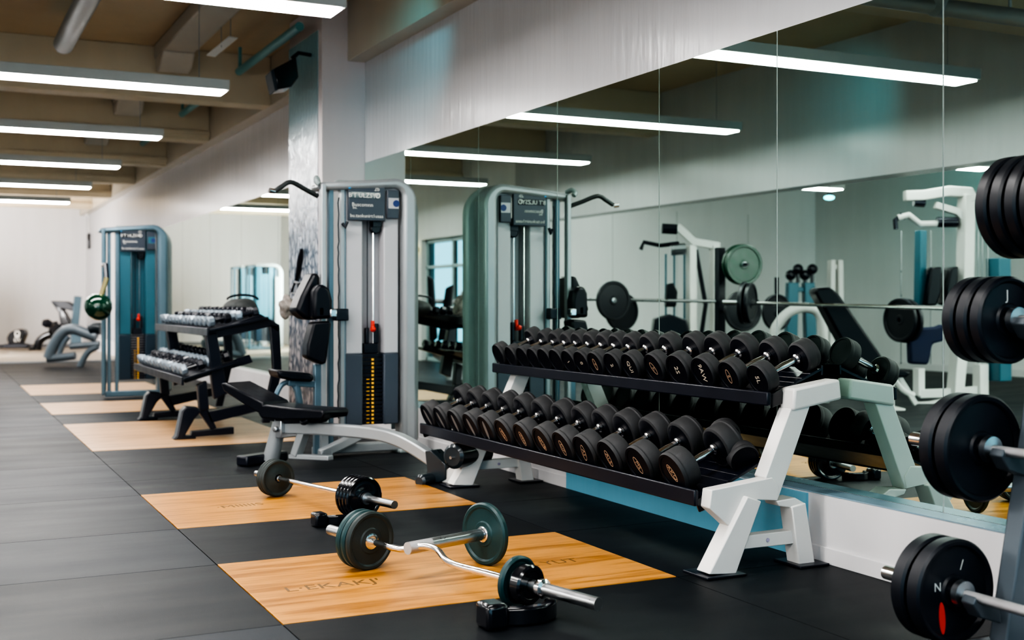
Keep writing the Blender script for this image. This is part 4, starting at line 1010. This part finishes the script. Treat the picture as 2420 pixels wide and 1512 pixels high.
# second cable machine and its barbell
D3 = 16.0
f = M(1640, 800, D3)
t = thing('cable_machine', 'slim white cable machine reflected left of the green plates', 'gym machine', (f.x, f.y, 0))
mt = lambda pts, r, seg=12, d=D3, sq=None: tube(bm_new(), [M(a, b2, d) for a, b2 in pts], r, seg, sq)
zf = 715 + FPX*HC/D3
obj('top_arm', mt([(1600,535),(1615,548),(1640,572),(1700,582)], .05, sq=(.10,.10)), WHP, t, .01)
obj('pulley_arm', mt([(1515,590),(1522,572),(1560,580),(1605,575)], .028, 8), SATB, t)
obj('pulley_head', mt([(1565,540),(1600,542)], .07, 10), SATB, t)
obj('pulley_block', mt([(1585,590),(1620,588)], .08, 10), STEEL, t)
for px in (1634, 1690): obj('post', mt([(px, 580), (px, zf-2)], .05, sq=(.11,.11)), WHP, t, .006)
for px in (1574, 1594, 1618): obj('guide_rod', mt([(px, 600), (px, 780)], .014, 8), TEALP, t)
obj('base_frame', mt([(1560, zf-4), (1700, zf-4)], .04, sq=(.5,.06)), WHP, t, .006)
obj('seat_pad', mslab([(1574,672),(1590,668),(1600,690),(1596,725),(1572,725)], D3, .2), LEATH, t, .02)
obj('weight_stack', mslab([(1545,752),(1580,742),(1620,755),(1628,795),(1540,795)], D3, .3), SATB, t, .02)
obj('lever', mt([(1645,590),(1668,720),(1658,790)], .03, 8), SATB, t)
t = thing('barbell', 'barbell reflected left of the green plates with two dark plates on its end', 'barbell', M(1540, 710, 15.2))
a, b2 = M(1380, 707, 15.6), M(1700, 712, 15.0); bx = (b2-a).normalized()
bm = bm_new(); tube(bm, (a, b2), .02, 12); obj('shaft', bm, STEEL, t)
va2 = Vector((-ST, CT, 0)).lerp(Vector((CT, ST, 0)), .35).normalized()
put_plate(.25, .05, M(1450, 710, 15.2), va2, PLB, 'dark round plate on the reflected left barbell, nearer of two', None, hub=STEEL)
put_plate(.25, .05, M(1470, 736, 15.5), va2, PLB, 'dark round plate hanging lower behind the reflected left barbell plate', None, hub=BRASS)
t = thing('plate_stand', 'low black stand holding the two reflected dark plates', 'plate rack', (*M(1470, 790, 15.5).xy, 0))
q = M(1470, 736, 15.7); bm = bm_new(); tube(bm, (Vector((q.x, q.y, 0)), Vector((q.x, q.y, q.z+.2))), .05, sq=(.08,.08)); obj('post', bm, SATB, t); bm = bm_new(); box(bm, (q.x, q.y, .03), (.5,.5,.06)); obj('foot', bm, SATB, t, .01)
t = thing('plate_holder', 'low dark stand with a vertical plate, reflected behind the arched white frame', 'plate rack', (*M(1836, 800, 16.5).xy, 0))
q = M(1836, 745, 16.5); bm = bm_new(); tube(bm, (Vector((q.x, q.y, 0)), Vector((q.x, q.y, 1.55))), .03, 10); obj('post', bm, SATB, t); bm = bm_new(); box(bm, (q.x, q.y, .03), (.5,.5,.06)); obj('foot', bm, SATB, t, .01)
put_plate(.25, .05, M(1836, 738, 16.3), va2, PLB, 'dark round plate reflected just behind the arched white frame', None)
# white arched frame
t = thing('arched_bench_frame', 'white arched tube frame reflected behind the end of the upper tray', 'bench', (*M(1880, 830, 14.5).xy, 0))
d4 = 14.2; zf = 715 + FPX*HC/d4
bm = bm_new(); tube(bm, bez([M(1832,zf-2,d4), M(1830,800,d4), M(1842,762,d4), M(1870,735,d4), M(1905,727,d4), M(1935,740,d4), M(1946,790,d4), M(1948,zf-2,d4)], 5), .06, 14); obj('arched_tube', bm, WHP, t)
bm = bm_new(); tube(bm, (M(1832,880,d4), M(1948,880,d4)), .05, 10); obj('lower_rail', bm, WHP, t)
obj('seat', mslab([(1860,815),(1960,818),(1960,832),(1860,830)], d4, .3), LEATH, t, .02)
# teal machines against the partition
for px, w, top, lb, mm in ((1893, 34, 668, 'teal boxy machine with black knobs, reflected before the far white corner', TEALP), (1975, 16, 615, 'narrow white upright frame reflected right of the far white corner', WHP)):
    d5 = 20.0; zf = 715 + FPX*HC/d5
    q = M(px, zf, d5); t = thing('tall_stand', lb, 'gym machine', (q.x, q.y, 0))
    for k in (-1, 1): obj('column', mslab([(px+k*w*.55-w*.4, top), (px+k*w*.55+w*.3, top), (px+k*w*.75+w*.35, zf), (px+k*w*.75-w*.4, zf)], d5, .25), mm, t, .01)
    obj('crossbar', mslab([(px-w, top+10), (px+w, top+10), (px+w, top+22), (px-w, top+22)], d5, .12), mm, t, .01)
    if w > 20:
        for k in range(4):
            bm = bm_new(); c = M(px-24+k*17, top-18-(k%2)*14, d5); bmesh.ops.create_icosphere(bm, subdivisions=2, radius=.09, matrix=Matrix.Translation(c)); tube(bm, (c, Vector((c.x, c.y, M(px, top, d5).z))), .03, 8); obj('knob', bm, SATB, t)
# low padded bench
d6 = 14.1
f = M(1560, 960, d6)
t = thing('low_bench', 'low black padded bench reflected between the two dumbbell trays', 'bench', (f.x, f.y, 0))
zf = 715 + FPX*HC/d6
obj('pad', mslab([(1424,930),(1432,922),(1700,914),(1706,922),(1690,932),(1600,942),(1440,940)], d6, .42), LEATH, t, .02)
obj('leg', mslab([(1668,944),(1686,942),(1692,zf), (1660,zf)], d6, .3), WHP, t, .006)
obj('leg', mslab([(1452,952),(1475,952),(1475,zf), (1446,zf)], d6, .3), WHP, t, .006)
obj('rail', mslab([(1460,955),(1680,948),(1680,956),(1460,963)], d6, .06), STEEL, t, .004)
# black frames and a curved guard before the window
t = thing('leg_press_machine', 'black padded machine with a curved grey guard, reflected before the window', 'gym machine', (*M(1060, 880, 19).xy, 0))
d7 = 18.5; zf = 715 + FPX*HC/d7
obj('backrest', mslab([(1012,650),(1026,660),(1034,800),(1018,810)], d7, .4), LEATH, t, .03)
obj('backrest', mslab([(1055,680),(1074,672),(1058,800),(1036,806)], d7, .4), LEATH, t, .03)
obj('seat', mslab([(1020,820),(1112,828),(1112,842),(1022,836)], d7, .5), LEATH, t, .03)
bm = bm_new(); tube(bm, bez([M(1030,832,d7), M(1052,850,d7), M(1066,890,d7), M(1068,zf,d7)], 5), .08, 12); tube(bm, (M(1085,842,d7), M(1090,zf,d7)), .05, 10); tube(bm, (M(1030,712,d7), M(1110,714,d7)), .04, 10); tube(bm, (M(1100,690,d7), M(1050,820,d7)), .06, 10); obj('frame', bm, GREYP, t)
t = thing('wall_lamp', 'warm oval wall lamp reflected beside the bright window', 'lamp', (XHALL+.1, 23.3, 2.3))
bm = bm_new(); bmesh.ops.create_uvsphere(bm, u_segments=20, v_segments=12, radius=1, matrix=Matrix.Translation((XHALL+.1, 23.25, 2.3)) @ Matrix.Diagonal((.08,.2,.1,1))); obj('lamp_shade', bm, mat('warm_lamp', (.9,.8,.5), .4, emit=(1,.8,.4), estr=2.5), t)
bm = bm_new(); box2(bm, (XHALL, 23.15, 2.25), (XHALL+.04, 23.35, 2.35)); obj('wall_mount', bm, SATB, t)
# teal spot lamp under the side bay ceiling
q = M(1960, 467, 16.5); t = thing('teal_spotlight', 'small glowing teal spotlight reflected under the header beam', 'lamp', q)
bm = bm_new(); lathe(bm, [(0,.01),(.03,.01),(.03,.06),(0,.06)], q, (0,0,1), 16); tube(bm, (q+Vector((0,0,.05)), Vector((q.x,q.y,ZC))), .006, 6); obj('lamp_housing', bm, SATB, t)
bm = bm_new(); bmesh.ops.create_icosphere(bm, subdivisions=2, radius=1, matrix=Matrix.Translation(q) @ Matrix.Diagonal((.075,.075,.035,1))); obj('lamp_bulb', bm, mat('teal_glow', (.3,.9,.9), .4, emit=(.10,.85,1.), estr=6), t)

# ------------------------------------------------------------------ light, sky, camera
def spot(name, loc, aim, col, power, size, blend=1., rad=.15):
    l = bpy.data.lights.new(name, 'SPOT'); l.color = col; l.energy = power; l.spot_size = math.radians(size); l.spot_blend = blend; l.shadow_soft_size = rad
    o = bpy.data.objects.new(name, l); COL.objects.link(o); o.location = loc
    o.rotation_euler = (Vector(aim)-Vector(loc)).to_track_quat('-Z', 'Y').to_euler(); return o
spot('teal_wall_fill', (-1.0, 8.3, 3.9), (0, 9.75, 3.15), (.05,.62,.75), 60, 50)  # this and the next two: unseen teal spots added to tint the walls
spot('teal_header_fill', (-4.2, 9.0, 3.9), (XHALL, 10.5, 3.1), (.05,.62,.70), 45, 70)
spot('teal_bay_fill', (-9.5, 12.5, 3.9), (XLEFT, 15.0, 3.0), (.03,.6,.62), 140, 70)

l = bpy.data.lights.new('far_wall_fill', 'AREA'); l.shape = 'RECTANGLE'; l.size = 3.0; l.size_y = 2.2; l.energy = 950; l.color = (1., .97, .95)  # unseen area lamp added to brighten the far wall
o = bpy.data.objects.new('far_wall_fill', l); COL.objects.link(o); o.location = (XHALL+.06, 29.6, 1.9); o.rotation_euler = Vector((1, .8, -.05)).to_track_quat('-Z', 'Y').to_euler()
l = bpy.data.lights.new('side_bay_fill', 'AREA'); l.shape = 'RECTANGLE'; l.size = 4.5; l.size_y = 2.2; l.energy = 420; l.color = (1., .96, .90)  # unseen area lamp added to lift the side bay walls
o = bpy.data.objects.new('side_bay_fill', l); COL.objects.link(o); o.location = (-9.0, 1.5, 2.4); o.rotation_euler = Vector((0, 1, -.04)).to_track_quat('-Z', 'Y').to_euler()
w = bpy.data.worlds.new('daylight'); SC.world = w; w.use_nodes = True
bg = w.node_tree.nodes['Background']; bg.inputs['Color'].default_value = (.36,.70,.90,1); bg.inputs['Strength'].default_value = 2.2

cam = bpy.data.cameras.new('camera'); co = bpy.data.objects.new('camera', cam); COL.objects.link(co)
co.location = (-CX, 0, HC); co.rotation_euler = (PI/2, 0, -TH)
cam.sensor_width = 36; cam.lens = FPX*36/2420; cam.shift_y = (YH-756)/2420
cam.dof.use_dof = True; cam.dof.focus_distance = 5.75; cam.dof.aperture_fstop = 2.2
cam.clip_end = 200
SC.camera = co
SC.view_settings.view_transform = 'AgX'; SC.view_settings.look = 'AgX - Very High Contrast'; SC.view_settings.exposure = -.06
SC.cycles.use_denoising = True; SC.cycles.use_light_tree = False
SC.cycles.use_adaptive_sampling = True; SC.cycles.adaptive_threshold = .03
SC.cycles.max_bounces = 7; SC.cycles.diffuse_bounces = 3; SC.cycles.glossy_bounces = 4; SC.cycles.transmission_bounces = 4
SC.cycles.caustics_reflective = True; SC.cycles.caustics_refractive = False
SC.cycles.sample_clamp_indirect = 6
